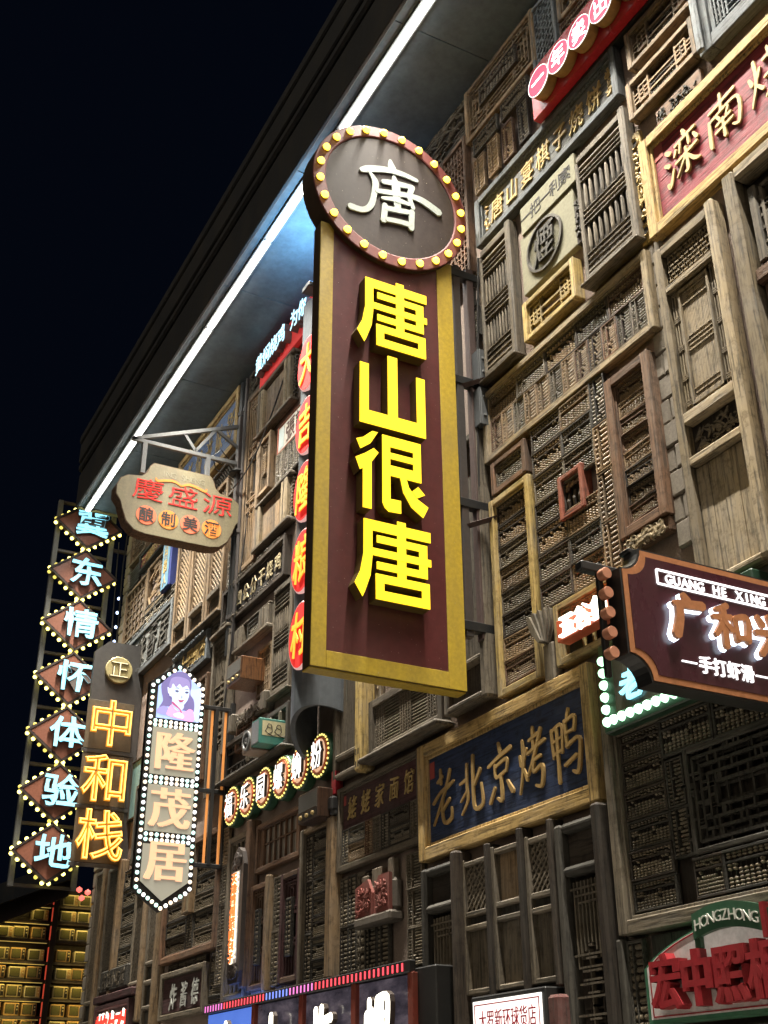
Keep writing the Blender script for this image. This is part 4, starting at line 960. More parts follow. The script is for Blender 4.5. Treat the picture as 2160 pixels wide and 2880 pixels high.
b = MB(); b.lathe((w/2, -.38, h/2), [(.11, 0), (.11, -.02), (.085, -.02), (.08, 0)], 20, 'y'); b.lathe((w/2, -.38, h/2), [(.045, 0), (.04, -.014), (.02, -.014), (.02, 0)], 14, 'y'); b.build('speaker_ring', grey_steel, p)
x0, z0, x1, z1 = RT['tin2']; p = thing('tin_box', 'teal painted tin box with a bird drawing on its side', 'box', (x0, YW, z0)); w = x1-x0; h = z1-z0
teal = paint('teal_tin', (.035, .17, .135), rough=.5, dirt=.5, dirtcol=(.12, .14, .11)); pbox('case', p, 0, w, -.38, 0, 0, h, teal, .006); pbox('front_label', p, .02, w-.02, -.384, -.378, .02, h-.02, paint('tin_print', (.22, .23, .24), dirt=.6, dirtcol=(.05, .05, .08), scale=8), 0)
pbox('picture_panel', p, w-.001, w+.003, -.345, -.05, h*.32, h*.90, paint('cream_print', (.50, .45, .27), dirt=.3), 0)
b = MB()
def side(pts, r):                            # drawing on the side face: y-z sheet
    b.tube([(w+.004, -.345+u*.295, h*.32+v*h*.58) for u, v in pts], r, 4)
for dx in (.18, .55):
    side([(dx, .62), (dx+.06, .80), (dx+.16, .78), (dx+.20, .62), (dx+.12, .52), (dx, .62)], .004); side([(dx+.02, .55), (dx-.06, .30), (dx+.08, .12), (dx+.22, .30), (dx+.20, .58)], .005); side([(dx+.1, .10), (dx+.25, .02), (dx+.36, .12)], .004)
b.build('bird_drawing', ink, p)

x0, z0, x1, z1 = RT['carvB']; p = thing('carved_bracket', 'grey carved scroll beam above the tin boxes', 'carving', (x0, YW, 5.80)); w = x1-x0
pbox('beam', p, 0, w, -.07, 0, .05, .20, grey_x, .01); relief(p, .14, .02, w-.14, .21, -.09, grey_x, 60, .05, 51)
for a in (0, w-.13): pbox('end_block', p, a, a+.13, -.14, 0, .0, .24, grey_z, .02)
p, q = win(RT['bench'], 'long dark window frame with fretwork behind the tin boxes, above the round signs', p_fret, dgrey_z, dgrey_x, .06, .13, 'fret_window', s=.075, t=.014, seed=21, inset=(0, 0, 1.05, 0))
for a in (.86, 1.0, 1.52, 1.80): pbox('turned_post', p, a, a+.055, -.12, -.03, .06, .42, grey_z, .018)
pbox('sill', p, -.02, 2.06, -.18, 0, -.05, -.003, dgrey_x, .02)
spindle((-12.23, 5.92, -11.66, 7.26), 'tall grey spindle screen left of the curved tube sign', 9, name='spindle_screen', d=.10, fw=.05)

# black board with spaced gilt characters
x0, z0, x1, z1 = RT['board14']; w, h = x1-x0, z1-z0
p, q, y = plaque(RT['board14'], 'long black name board with a carved border and six small pale characters', dark_z, dark_x, sign_black, .055, .13, rec=.05)
text('十四公分干烧鸡', p, .16, w-.14, h*.5, .22, y-.020, .014, paint('pale_gilt', (.50, .42, .26), dirt=.4, scale=8), w=.17, wob=.02)
for zz in (.012, h-.045): relief(p, .05, zz, w-.05, zz+.033, -.132, grey_x, 90, .014, 55 + int(zz*10))
x0, z0, x1, z1 = RT['stand']; w, h = x1-x0, z1-z0; p = thing('plank_stand', 'small wooden stand with plank ends around one abacus, under the black board', 'stand', (x0, YW, z0))
pbox('base_rail', p, -.03, w+.03, -.14, 0, 0, .05, grey_x, .01); pbox('top_rail', p, 0, w, -.10, 0, h-.03, h, grey_x, .008); pbox('back_panel', p, .02, w-.02, -.02, -.004, .05, h-.03, recess, 0)
for a in (.0, .12, w-.26, w-.12): pbox('end_plank', p, a, a+.12, -.11-U(0, .02), -.02, .052, h-.035, grey_z, .01)
abacus(x0+.35, z0+.07, x0+.72, z1-.06, 'abacus standing between the plank ends of the small wooden stand', 'abacuses inside window frames', .05, kind=2)
win((-12.70, 6.05, -12.25, 6.66), 'tan grid window half behind the orange-brown radio', p_grid, tan_z, tan_x, .045, .07, 'grid_window', nx=6, nz=6, t=.012, back=brown_z)
post((-13.68, 5.6, -13.55, 7.26), 'round-headed grey post left of the orange-brown radio', grey_z, .12)
win((-13.30, 5.55, -12.72, 5.98), 'brown grid window hanging below the orange-brown radio', p_grid, brown_z, brown_x, .045, .07, 'grid_window', nx=6, nz=3, t=.012)

# framed plank boards, lattices and boards between the hanging signs
def plank_panel(rect, label):
    x0, z0, x1, z1 = rect; w, h = x1-x0, z1-z0; p = thing('plank_board', label, 'panel', (x0, YW, z0))
    planks(p, .16, .05, w-.30, h-.06, -.05, 5, tan_x if False else tan_z)
    for a, b_ in ((0, .07), (.085, .155), (w-.29, w-.20), (w-.18, w-.10)): pbox('stile', p, a, b_, -.10-U(0, .02), -.01, .05, h-.04, pale_z if a else grey_z, .016)
    pbox('rail', p, -.02, w, -.13, 0, 0, .05, grey_x, .012); pbox('rail', p, 0, w, -.11, 0, h-.04, h+.01, grey_x, .012)
    b = MB(); p_grid(b, w-.10, .05, w, h-.04, -.06, -.03, 2, 12, .012); b.build('lattice', grey_z, p, kind='stuff')
plank_panel(RT['plk1'], 'framed plank panel directly under the red sign with blue-white letters')
plank_panel(RT['plk2'], 'framed plank panel between the small white name board and the black board')
win(RT['lattall'], 'very tall pale lattice shutter beside the drainpipe', p_steps, tan_z, tan_x, .075, .10, 'lattice_shutter', n=5, t=.018, back=recess)
win(RT['latsq'], 'small pale lattice window between the two framed plank panels', p_steps, tan_z, tan_x, .06, .13, n=5, t=.015)
x0, z0, x1, z1 = RT['latsq']; abacus(x0+.15, z0+.27, x1-.15, z1-.25, 'upright abacus inside the small pale lattice window', 'abacuses inside window frames', .05, kind=1)
x0, z0, x1, z1 = RT['zhangji']; x1 = -11.2; w = x1-x0
p, q, y = plaque((x0, z0, x1, z1), 'small white name board with brown border and dark characters behind the red ovals', red_z, red_x, paint('white_board_old', (.42, .38, .33), dirt=.4), .022, .06, rec=.012, planks_n=1)
text('張記', p, .25, .85, .2, .28, y-.006, .004, paint('dark_brown_ink', (.06, .02, .015), dirt=.1), w=.24, wob=.02); pbox('picture', p, .04, .20, y-.003, y, .05, z1-z0-.06, paint('faded_print', (.30, .36, .36), dirt=.6, dirtcol=(.5, .5, .45), scale=9), 0)
abgrid((-12.36, 8.76, -11.0, 9.2), [1]*7, 'upright dark abacus under the small white name board', 'abacuses under the white name board', .02, rows=[1]*7, kinds=(5, 2))

# red sign with blue-white letters close under the eave
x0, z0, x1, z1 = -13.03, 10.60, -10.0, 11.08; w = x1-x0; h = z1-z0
p = thing('letter_sign', 'red sign board with thick glowing blue-white letters close under the eave', 'sign', (x0, YW, z0)); pbox('board', p, 0, w, -.09, -.02, 0, h, glow('red_sheet_letter_spill', (1.0, .035, .030), .14, vary=.3), .006)  # weak board emission stands in for the letters' glow on it
cyan_hot = glow('cyan_letter', (.50, .84, 1.0), 1.5); side_grey = paint('letter_side', (.16, .13, .12), rough=.5)
for i, ch in enumerate('黄焖烧鸡为你'):
    cx = .20+i*.255+(.16 if i > 3 else 0)
    c = char(ch, p, cx, h*.55, .22, .27, -.19, .10, side_grey, off=.016); f = char(ch, p, cx, h*.55, .215, .265, -.196, .005, cyan_hot, off=.010, name='lit_face')
win((-13.52, 10.70, -13.05, 11.10), 'grey hexagon lattice beside the red sign with blue-white letters', p_ice, grey_z, grey_x, .03, .07, 'hexagon_lattice', n=30, t=.013, seed=31, back=recess)
p = thing('carved_cornice', 'carved grey trim running along the top of the wall under the eave', 'trim', (-13.0, YW, SOF-.11)); pbox('board', p, 0, 9.6, -.035, 0, 0, .10, grey_x, .006)
relief(p, 0, .0, 9.6, .10, -.045, grey_x, 330, .034, 61)

# big blue board, far
x0, z0, x1, z1 = -16.45, 10.14, -13.80, 11.12; w, h = x1-x0, z1-z0
far_blue = wood('far_blue', (.13, .19, .33), 'x', weather=.2, vary=0); p, q, y = plaque((x0, z0, x1, z1), 'big blue name board with gilt frame high behind the hanging tavern sign', gold_z, gold_x, far_blue, .10, .16, rec=.05)
text('老城滋味影', p, .25, w-.15, h*.5, .44, y-.015, .010, gilt, w=.26, off=-.012, wob=.05, shear=.12)
win((-14.75, 9.40, -13.80, 10.05), 'slanted-bar lattice under the right end of the far blue board', p_diag, grey_z, grey_x, .05, .1, sp=.075, t=.022, both=False)
for dx, r in ((0, .05), (.14, .028)):
    p = thing('drainpipe', ('thick black' if r > .04 else 'thin grey')+' drainpipe running down the wall beside the very tall lattice shutter', 'pipe', (-13.66+dx, YW, 6.9)); b = MB(); b.tube([(0, -.09, 0), (0, -.09, 2.2), (.01, -.09, 4.15)], r, 10); b.build('pipe', black_metal if r > .04 else steel, p)
    for zz in (.5, 1.7, 2.6, 3.6):
        b = MB(); b.lathe((0, -.09, zz), [(r+.012, 0), (r+.012, .06)], 10); b.build('collar', steel, p)
p = thing('spot_lamp', 'small black spot lamp fixed to the drainpipe beside the tavern sign bracket', 'lamp', (-13.62, YW-.12, 9.55)); b = MB(); b.lathe((0, 0, 0), [(.02, .10), (.05, .07), (.13, .0), (.12, -.02)], 12); b.build('shade', black_metal, p); pbox('arm', p, -.012, .012, 0, .12, .06, .09, black_metal)

# lattices at the far end
win(RT['L1'], 'pale square lattice window nearest the far corner', p_grid, tan_z, tan_x, .05, .09, nx=6, nz=6, t=.028, back=None)
win(RT['L2'], 'pale lattice window of crossing bars, second from the far corner', p_ice, tan_z, tan_x, .05, .10, n=30, t=.03, seed=44, back=None)
p, q = win((-18.35, 9.93, -16.86, 10.26), 'painted red and gold carved board above the far lattice windows', None, dgrey_z, dgrey_x, .05, .10, 'painted_board', 'sign')
for i, c_ in enumerate(((.30, .05, .04), (.45, .25, .05), (.28, .05, .04), (.30, .32, .40))): pbox('painted_field', p, .06+i*.345, .06+(i+1)*.345, -.06, -.02, .055, .27, paint('painted_field_%d' % i, c_, dirt=.5, scale=9), .002)
relief(p, .07, .06, 1.42, .27, -.065, gilt, 70, .03, 71)
x0, z0, x1, z1 = -16.76, 8.95, -16.34, 10.2; w = x1-x0; p = thing('couplet_board', 'narrow blue couplet board with gilt writing beside the far diagonal lattices', 'sign', (x0, YW, z0)); pbox('board', p, 0, w, -.14, 0, 0, z1-z0, paint('couplet_blue', (.03, .05, .22), dirt=.2), .01); pbox('face', p, .015, w-.06, -.148, -.141, .02, z1-z0-.02, paint('couplet_face', (.13, .26, .36), dirt=.5, dirtcol=(.06, .10, .12), scale=6), .002)
vtext('花好月圆人', p, w*.45, 1.20, .05, .16, -.155, .006, gilt, wob=.05)
for nm, s_ in (('dg1', 'first'), ('dg2', 'second'), ('dg3', 'third')):
    x0, z0, x1, z1 = RT[nm]; z1 = 9.75
    p, q = win((x0, z0, x1, z1), f'door leaf of slanting bars, {s_} of three from the blue couplet board', p_diag, tan_z, tan_x, .075, .12, 'lattice_door', 'door', back=recess, bot=.10, sp=.088, t=.017, both=False, inset=(0, .28, 0, 0), group='three slanting-bar door leaves')
    pbox('foot_panel', p, q[0], q[2], -.05, -.01, q[1], q[1]+.2, grey_x, .004); pbox('mid_rail', p, q[0], q[2], -.12, -.01, q[1]+.2, q[1]+.28, grey_x, .012); pbox('sill', p, -.02, x1-x0+.02, -.16, 0, -.04, -.003, grey_x, .012)
for nm, s_, tx, col in (('s1', 'large weathered slate board with carved brush characters, far and left', '味香居', sign_slate), ('s2', 'smaller slate board with gilt characters above the portrait sign', '十里飘香', sign_slate)):
    x0, z0, x1, z1 = RT[nm]; w, h = x1-x0, z1-z0; p, q, y = plaque(RT[nm], s_, bluegrey_z, bluegrey_x, col, .075, .14, rec=.03)
    text(tx, p, w*.18, w*.95, h*.5, h*.62, y-.018, .014, gilt if nm == 's2' else dgrey_x, w=h*.55, wob=.05, shear=.15)
    for zz in (.012, h-.062): relief(p, .03, zz, w-.03, zz+.05, -.145, bluegrey_x, 70, .022, 80+int(zz*20))
for nm, s_ in (('abx1', 'under the pale square lattice window'), ('abx2', 'under the lattice window of crossing bars'), ('abx3', 'under the blue couplet board'), ('abx4', 'between the smaller slate board and the black board')):
    abacus(*RT[nm], 'small dark abacus hung '+s_, 'small abacuses at the far end', .05, kind=2)
win((-13.95, 7.85, -13.42, 8.50), 'narrow dark frame of small abacuses left of the black board', None, dgrey_z, dgrey_x, .03, .07, 'small_frame', 'frame')
abgrid((-13.92, 8.24, -13.45, 8.47), [1], 'small wide abacus in the narrow dark frame left of the black board', 'abacuses in the narrow dark frame', .03, rows=[1], kinds=(5,)); abgrid((-13.92, 7.88, -13.45, 8.23), [1, 1], 'small upright abacus in the frame left of the black board', 'abacuses in the narrow dark frame', .03, rows=[1, 1], kinds=(5,))
win((-19.0, 10.30, -18.05, 11.0), 'pale lattice at the top of the far corner, beside the diamond signs', p_grid, tan_z, tan_x, .05, .09, nx=7, nz=4, t=.02, back=None)
p = thing('slat_panel', 'dark slatted panel beside the painted board at the far corner', 'panel', (-18.95, YW, 9.86)); 
for i in range(7): pbox('slat', p, 0, .52, -.05, -.01, .05*i, .05*i+.036, dgrey_x, .006)
p, q = win((-14.27, 5.2, -13.60, 7.28), 'tall grey lattice door with a carved middle, right of the portrait sign', p_steps, grey_z, grey_x, .07, .11, 'lattice_door', 'door', n=8, t=.013)
pbox('head_board', p, .0, .66, -.15, 0, 2.1, 2.16, grey_x, .015)
win((-17.0, 6.2, -15.9, 7.55), 'dark balustrade panel with carved finials behind the portrait sign', p_bars, dgrey_z, dgrey_x, .06, .10, 'balustrade_panel', 'panel', nx=9, zs=(.3, .7), t=.03)
win((-15.75, 5.5, -14.45, 6.95), 'brown plank-backed window behind the portrait sign bracket', p_grid, brown_z, brown_x, .06, .09, 'plank_window', nx=4, nz=3, back=brown_z)
win((-17.3, 4.9, -15.9, 6.05), 'dark fretwork window behind the two hanging tavern signs', p_fret, dgrey_z, dgrey_x, .06, .09, s=.09, t=.018, seed=9)
p = thing('painting', 'small teal landscape painting left of the portrait sign', 'painting', (-17.7, YW, 5.6)); pbox('canvas', p, 0, .9, -.05, 0, 0, .9, paint('teal_painting', (.16, .30, .32), dirt=.6, dirtcol=(.05, .08, .09), scale=5), .004); frame(p, .9, .9, .03, .07, dark_z, dark_x, mould=False)

# ------------------------------------------------------------------ lower left of the front
# bakery couplet sign in its window
p, q = win((-13.30, 2.75, -12.62, 4.53), 'tall grey window holding the narrow glowing bun-shop sign', p_bars, grey_z, grey_x, .07, .09, nx=4, zs=(.86,), t=.02)
pbox('side_post', p, .68, .80, -.14, 0, .1, 1.85, brown_z, .012)
carved_black = paint('carved_black', (.045, .035, .032), rough=.5, dirt=.3); halo_white = glow('halo_white', (1.0, .88, .66), 1.5); orange_letter = glow('orange_letter', (1.0, .24, .045), .85)
p = thing('bun_shop_sign', 'narrow upright dark sign with carved arched ends and glowing orange characters', 'sign', (-12.86, YW, 2.90)); 
b = MB(); b.prism([(.0, .12), (.04, .0), (.31, .0), (.35, .12), (.35, 1.22), (.29, 1.36), (.175, 1.42), (.06, 1.36), (0, 1.22)], -.19, -.06); b.build('board', carved_black, p)
b = MB(); b.box(.065, .265, -.196, -.191, .20, 1.16); b.build('glow_panel', paint('pale_panel', (.55, .55, .58), dirt=.05), p)
relief(p, .02, 1.16, .33, 1.36, -.195, carved_black, 30, .05, 90); relief(p, .02, .02, .33, .20, -.195, carved_black, 26, .05, 91)
vtext('天津蜀州猪肉包子', p, .165, 1.14, .20, .15, -.212, .010, halo_white, h=.118, off=.05); vtext('天津蜀州猪肉包子', p, .165, 1.14, .20, .135, -.228, .012, orange_letter, h=.108, off=.018)
p, q = win(RT['sixpane'], 'low twelve-pane window under the round signs', p_bars, brown_z, brown_x, .05, .09, 'pane_window', nx=6, zs=(.58,), t=.018, ly=.35, inset=(.10, 0, .10, 0), back=None)
for i in range(6):
    for j in range(2): pbox('pane', p, q[0]+.10+(q[2]-q[0]-.2)*i/6+.01, q[0]+.10+(q[2]-q[0]-.2)*(i+1)/6-.01, -.022, -.016, q[1]+(q[3]-q[1])*(0, .6)[j]+.008, q[1]+(q[3]-q[1])*(.56, 1)[j]-.008, paint('frosted_pane', (.21, .18, .15), rough=.25, dirt=.5), 0)
for a in (q[0], q[2]-.095): pbox('side_panel', p, a, a+.095, -.05, -.01, q[1], q[3], brown_z, .004)
for nm, s_ in (('ldoorL', 'brown stepped-lattice door leaf with an upright abacus, left of two under the pane window'), ('ldoorR', 'brown stepped-lattice door leaf with an upright abacus, right of two under the pane window')):
    x0, z0, x1, z1 = RT[nm]; p, q = win((x0, z0, x1, z1), s_, p_steps, maroon_z if nm == 'ldoorR' else brown_z, brown_x, .055, .12, 'lattice_door', 'door', n=5, t=.018)
    abacus(x0+.17, z0+.24, x1-.17, z0+.80, 'upright abacus inside the '+('left' if nm == 'ldoorL' else 'right')+' brown stepped-lattice door leaf', 'abacuses inside window frames', .06, kind=2)
    if nm == 'ldoorL': pbox('post', p, x1-x0+.004, x1-x0+.10, -.12, 0, -.04, z1-z0+.05, tan_z, .014)
abgrid((-11.92, 2.80, -11.73, 3.88), [1], 'upright dark abacus between the two brown stepped-lattice doors', 'abacuses between the lattice doors', .03, rows=[2], kinds=(5,))
x0, z0, x1, z1 = RT['fieldf']; p = thing('upright_frame', 'tall frame of dark abacuses left of the red carved castle block', 'frame', (x0, YW, z0)); pbox('stile', p, -.02, .05, -.11, 0, 0, z1-z0, grey_z, .012); pbox('rail', p, .05, x1-x0, -.10, 0, z1-z0-.05, z1-z0, tan_x, .01)
GF = 'abacuses left of the carved castle block'
abgrid((x0+.06, z0, x0+.22, z1-.06), [1], 'upright abacus at the left in the frame beside the castle block', GF, .02, rows=[3], kinds=(0, 2)); abgrid((x0+.225, z0, x1, z1-.06), [1], 'wide dark abacus stacked in the tall frame beside the castle block', GF, .02, rows=[7], kinds=(0, 2))
post((-10.53, 2.75, -10.39, 4.22), 'pale brown nailed post left of the red carved castle block', tan_z, .14, round_top=False)
abgrid((-13.56, 2.95, -13.34, 4.7), [1], 'upright abacus in the column left of the bun-shop sign window', 'abacuses in the column beside the bun-shop sign', .02, rows=[4], kinds=(5, 1))

x0, z0, x1, z1 = -15.52, 3.36, -13.55, 4.75; p, q = win((x0, z0, x1, z1), 'large brown frame full of abacuses below the portrait sign bracket', None, brown_z, brown_x, .075, .15, 'large_frame', 'frame')
abgrid((x0+.09, z0+.09, x0+.86, z1-.08), [1], 'wide abacus in the left column of the large brown frame', 'abacuses in the large brown frame', .02, rows=[6], kinds=(0, 4, 2)); abgrid((x0+1.12, z0+.09, x1-.09, z1-.08), [1], 'wide abacus in the right column of the large brown frame', 'abacuses in the large brown frame', .02, rows=[6], kinds=(0, 2, 5))
abgrid((x0+.87, z0+.09, x0+1.11, z0+.5), [1], 'upright abacus in the middle of the large brown frame', 'abacuses in the large brown frame', .02, rows=[1], kinds=(2,))
p = thing('pale_panel', 'narrow pale framed panel set in the large brown frame', 'panel', (-14.66, YW, 3.86)); frame(p, .27, .85, .035, .14, tan_z, tan_x); planks(p, .04, .04, .23, .81, -.10, 2, pale_z)
x0, z0, x1, z1 = RT['signb']; w, h = x1-x0, z1-z0; p, q, y = plaque((x0, z0, x1, z1+.1), 'dark violet-brown name board with three pale brush characters, lower left', grey_z, grey_x, maroon_x, .06, .16, rec=.03)
text('炸酱德', p, .30, w-.12, h*.55, .27, y-.016, .01, paint('pale_brush', (.52, .53, .50), dirt=.3, scale=8), w=.20, wob=.05, shear=.1)
abgrid((-15.25, 3.14, -13.9, 3.34), [1, .8, 1, 1], 'dark abacus above the violet-brown name board', 'abacuses above the violet board', .01, rows=[1]*4, kinds=(0, 2)); abgrid((-13.74, 2.6, -13.34, 3.34), [1], 'dark abacus beside the right end of the violet-brown name board', 'abacuses beside the violet board', .01, rows=[3], kinds=(0, 2))
def far_door(rect, label, pat=True, rails=(.0, .13, .17, .30)):
    x0, z0, x1, z1 = rect; w, h = x1-x0, z1-z0; p = thing('lattice_door', label, 'door', (x0, YW, z0)); pbox('stile', p, 0, .08, -.10, 0, 0, h, grey_z, .014); pbox('post', p, w-.13, w-.01, -.14, 0, 0, h+.04, tan_z, .02)
    for a in rails: pbox('rail', p, .08, w-.13, -.12, 0, h*a, h*a+.06, grey_x, .016)
    pbox('rail', p, .08, w-.13, -.11, 0, h-.07, h, grey_x, .016); pbox('back_panel', p, .08, w-.13, -.02, -.004, h*rails[-1], h-.07, recess, 0)
    for a, b_ in zip(rails, rails[1:]): pbox('foot_panel', p, .08, w-.13, -.06, -.01, h*a+.06, h*b_, dgrey_z, .004)
    b = MB(); p_diag(b, .08, h*rails[-1]+.06, w-.13, h-.07, -.08, -.055, sp=.066, t=.017); b.build('lattice', grey_z, p, kind='stuff')
far_door((-19.02, 2.3, -18.36, 5.05), 'grey diamond-lattice door leaf at the far stone corner', rails=(.0, .20, .30)); far_door((-18.32, 2.9, -17.55, 5.0), 'grey diamond-lattice door leaf, second from the far stone corner', rails=(.0, .10, .18)); far_door((-16.82, 2.75, -16.16, 4.5), 'grey diamond-lattice door leaf right of the far abacus field', rails=(.0, .16, .26)); far_door((-16.14, 2.2, -15.55, 4.75), 'grey diamond-lattice door leaf left of the large brown frame', rails=(.0, .26, .38, .47))
abgrid((-17.53, 3.52, -16.84, 4.85), [1], 'wide abacus in the field below the gilded neon sign', 'abacuses in the far field', .02, rows=[5], kinds=(5, 2))
p = thing('wood_sign', 'long worn wooden plaque with scratched characters over the red neon sign', 'sign', (-18.05, YW, 3.22)); pbox('plaque', p, 0, 1.3, -.14, 0, 0, .30, dgrey_x, .02); text('古道小吃城', p, .1, 1.2, .15, .20, -.146, .008, grey_x, w=.16, wob=.05)
p = thing('neon_sign', 'maroon-framed sign of glowing red and white characters, lower left corner', 'sign', (-18.0, YW, 2.25)); w, h = 1.62, .80; pbox('back', p, 0, w, -.10, -.0, 0, h, maroon_x, .01); frame(p, w, h, .06, .2, maroon_z, maroon_x, mould=False)
neon_red = glow('neon_red', (1.0, .05, .03), 1.2); text('特色包子铺', p, .10, w-.10, h*.48, .52, -.150, .02, glow('neon_white', (1.0, .93, .78), 2.0), w=.33, off=.05); text('特色包子铺', p, .10, w-.10, h*.48, .50, -.180, .02, neon_red, w=.32, off=.012)
p = thing('maroon_beam', 'maroon wooden beam over the red and white neon sign', 'beam', (-18.1, YW, 3.08)); pbox('beam', p, 0, 1.8, -.20, 0, 0, .10, maroon_x, .012)

# picture sign with a running line of small lamps
p = thing('picture_sign', 'wide lit picture sign with thick white glowing characters and running red-blue lamps', 'sign', (-13.09, YW, 1.45)); w, h = 4.55, 1.26
red_frame = paint('red_frame', (.20, .035, .022), rough=.4, dirt=.4); pbox('case', p, 0, w+.30, -.28, 0, 0, h-.06, black_metal, .01); pbox('top_bar', p, 0, w, -.34, -.281, h-.09, h, black_metal, .006)
px_ = [0, 1.38, 2.51, 3.57, w]; skyp = glow('sky_print', (.10, .22, .80), .75, vary=.2)
def print_mat():
    mt, t, b = nodes_of('street_print'); L = t.links.new
    n1 = noise(t, coords(t, (2, 2, 5)), 1.6, 6, .65); rp = ramp(t, [(.30, (.028, .024, .034)), (.50, (.070, .060, .080)), (.68, (.15, .125, .155)), (.9, (.26, .22, .25))]); L(n1.outputs['Fac'], rp.inputs[0])
    L(rp.outputs[0], b.inputs['Base Color']); L(rp.outputs[0], b.inputs['Emission Color']); b.inputs['Emission Strength'].default_value = .45; b.inputs['Roughness'].default_value = .12; return mt
street = print_mat()
for i in range(4): pbox('picture_panel', p, px_[i]+.02, px_[i+1]-.02, -.29, -.281, .0, h-.10, skyp if i == 0 else street, 0)
for x in px_[1:]: pbox('mullion', p, x-.05, x+.03, -.33, -.281, 0, h-.09, red_frame, .004)
lam = {}
for k in range(56):
    c_ = 'lamp_red' if (k//7) % 4 in (1, 2) or k > 44 else ('lamp_blue' if (k//7) % 4 == 3 else 'lamp_pink')
    mt = {'lamp_red': glow('lamp_red', (1.0, .07, .10), 1.3), 'lamp_blue': glow('lamp_blue', (.20, .30, 1.0), 1.1), 'lamp_pink': glow('lamp_pink', (.9, .22, .65), 1.0)}[c_]
    x = .04+k*(w-.08)/56; pbox('lamp', p, x, x+.026, -.345, -.341, h-.078, h-.018, mt, .003)
pbox('tube_lamp', p, .0, 1.1, -.20, -.17, h-.05, h-.015, glow('spill_blue', (.16, .30, 1.0), 16.0), .003)  # added blue tube, put in for the blue spill on the wall above
dark_letter_side = paint('letter_dark_side', (.05, .035, .03)); hot = glow('hot_letter', (1.0, .94, .78), 3.0)  # letter sides painted dark
BUB = {'小': [[(50, 98, 20), (50, 20, 22), (36, 10, 12)], [(26, 70, 14), (14, 34, 20)], [(72, 72, 14), (88, 36, 22)]],
       '炸': [[(8, 76, 14), (14, 52, 18)], [(28, 98, 18), (28, 56, 18), (8, 8, 16)], [(30, 44, 14), (42, 24, 16)], [(56, 100, 17), (46, 66, 15)], [(52, 82, 15), (98, 86, 18)], [(70, 82, 17), (70, 2, 18)], [(72, 58, 14), (96, 60, 15)], [(72, 34, 14), (96, 36, 15)]],
       '螺': [[(10, 82, 13), (36, 84, 14), (34, 56, 13)], [(10, 82, 13), (12, 56, 13), (34, 58, 12)], [(23, 98, 15), (23, 22, 14)], [(4, 18, 14), (40, 26, 14)], [(54, 98, 14), (92, 98, 15), (90, 62, 14)], [(54, 98, 14), (54, 62, 14), (90, 64, 12)], [(72, 96, 12), (72, 64, 12)], [(54, 80, 11), (90, 80, 11)], [(74, 58, 13), (56, 42, 13), (88, 36, 13)], [(72, 34, 14), (72, 2, 14)], [(58, 22, 13), (50, 8, 13)], [(86, 24, 13), (96, 8, 14)]]}
for cx, ch, zc in ((.78, '小', .70), (1.95, '小', .70), (3.04, '炸', .68), (4.08, '螺', .68)):
    fx = lambda a, b_, c, cx=cx, zc=zc: (cx-.22+a*.0044, zc-.30+b_*.0064, c*.0050)
    c = brush(BUB[ch], p, fx, -.375, .04, dark_letter_side); brush([[(a, b_, w_*.86) for a, b_, w_ in st] for st in BUB[ch]], c, fx, -.384, .005, hot, 'lit_face')

# alarm and siren
p = thing('fire_alarm', 'small red alarm box above the dark wooden radio cabinet', 'alarm', (-10.48, YW, 4.42)); pbox('case', p, 0, .09, -.11, -.02, 0, .24, paint('alarm_red', (.33, .02, .03), rough=.35), .008); pbox('bracket', p, .02, .07, -.019, 0, .05, .15, black_metal)
p = thing('camera_unit', 'small black camera hung under the red alarm box', 'camera', (-10.46, YW, 4.26)); pbox('case', p, 0, .1, -.16, -.03, .0, .14, black_metal, .02); b = MB(); b.lathe((.05, -.1, -.01), [(.05, .02), (.05, -.02), (.0, -.05)], 10); b.build('dome', black_metal, p); pbox('arm', p, .03, .07, -.03, 0, .05, .1, black_metal)

# added blue lamp, hidden behind the big sign, tinting the eave blue
p = thing('flood_lamp', 'added blue helper lamp above the curved tube sign, tinting the eave', 'lamp', (-10.3, 4.52, 10.25)); pbox('body', p, -.10, .10, -.07, .07, 0, .07, black_metal, .01); pbox('lens', p, -.085, .085, -.055, .055, .0705, .078, glow('blue_lens', (.15, .45, 1.0), 3.0), .002); pbox('arm', p, -.015, .015, .07, .56, .02, .05, black_metal, .003)
ld = bpy.data.lights.new('flood', 'AREA'); ld.size = .12; ld.energy = 42; ld.color = (.26, .62, 1.0); ld.spread = R(150); lo = bpy.data.objects.new('flood', ld); COL.objects.link(lo); lo.parent = p; lo.location = (0, 0, .09); lo.rotation_euler = (R(180), 0, 0)  # area light of the added eave lamp
# ------------------------------------------------------------------ signs standing out from the front (they face along the street, +x)
def psign(name, label, x, y0, z0, cat='sign'): return thing(name, label, cat, (x, y0, z0), None, R(90))   # local x runs into the wall, -y faces the viewer
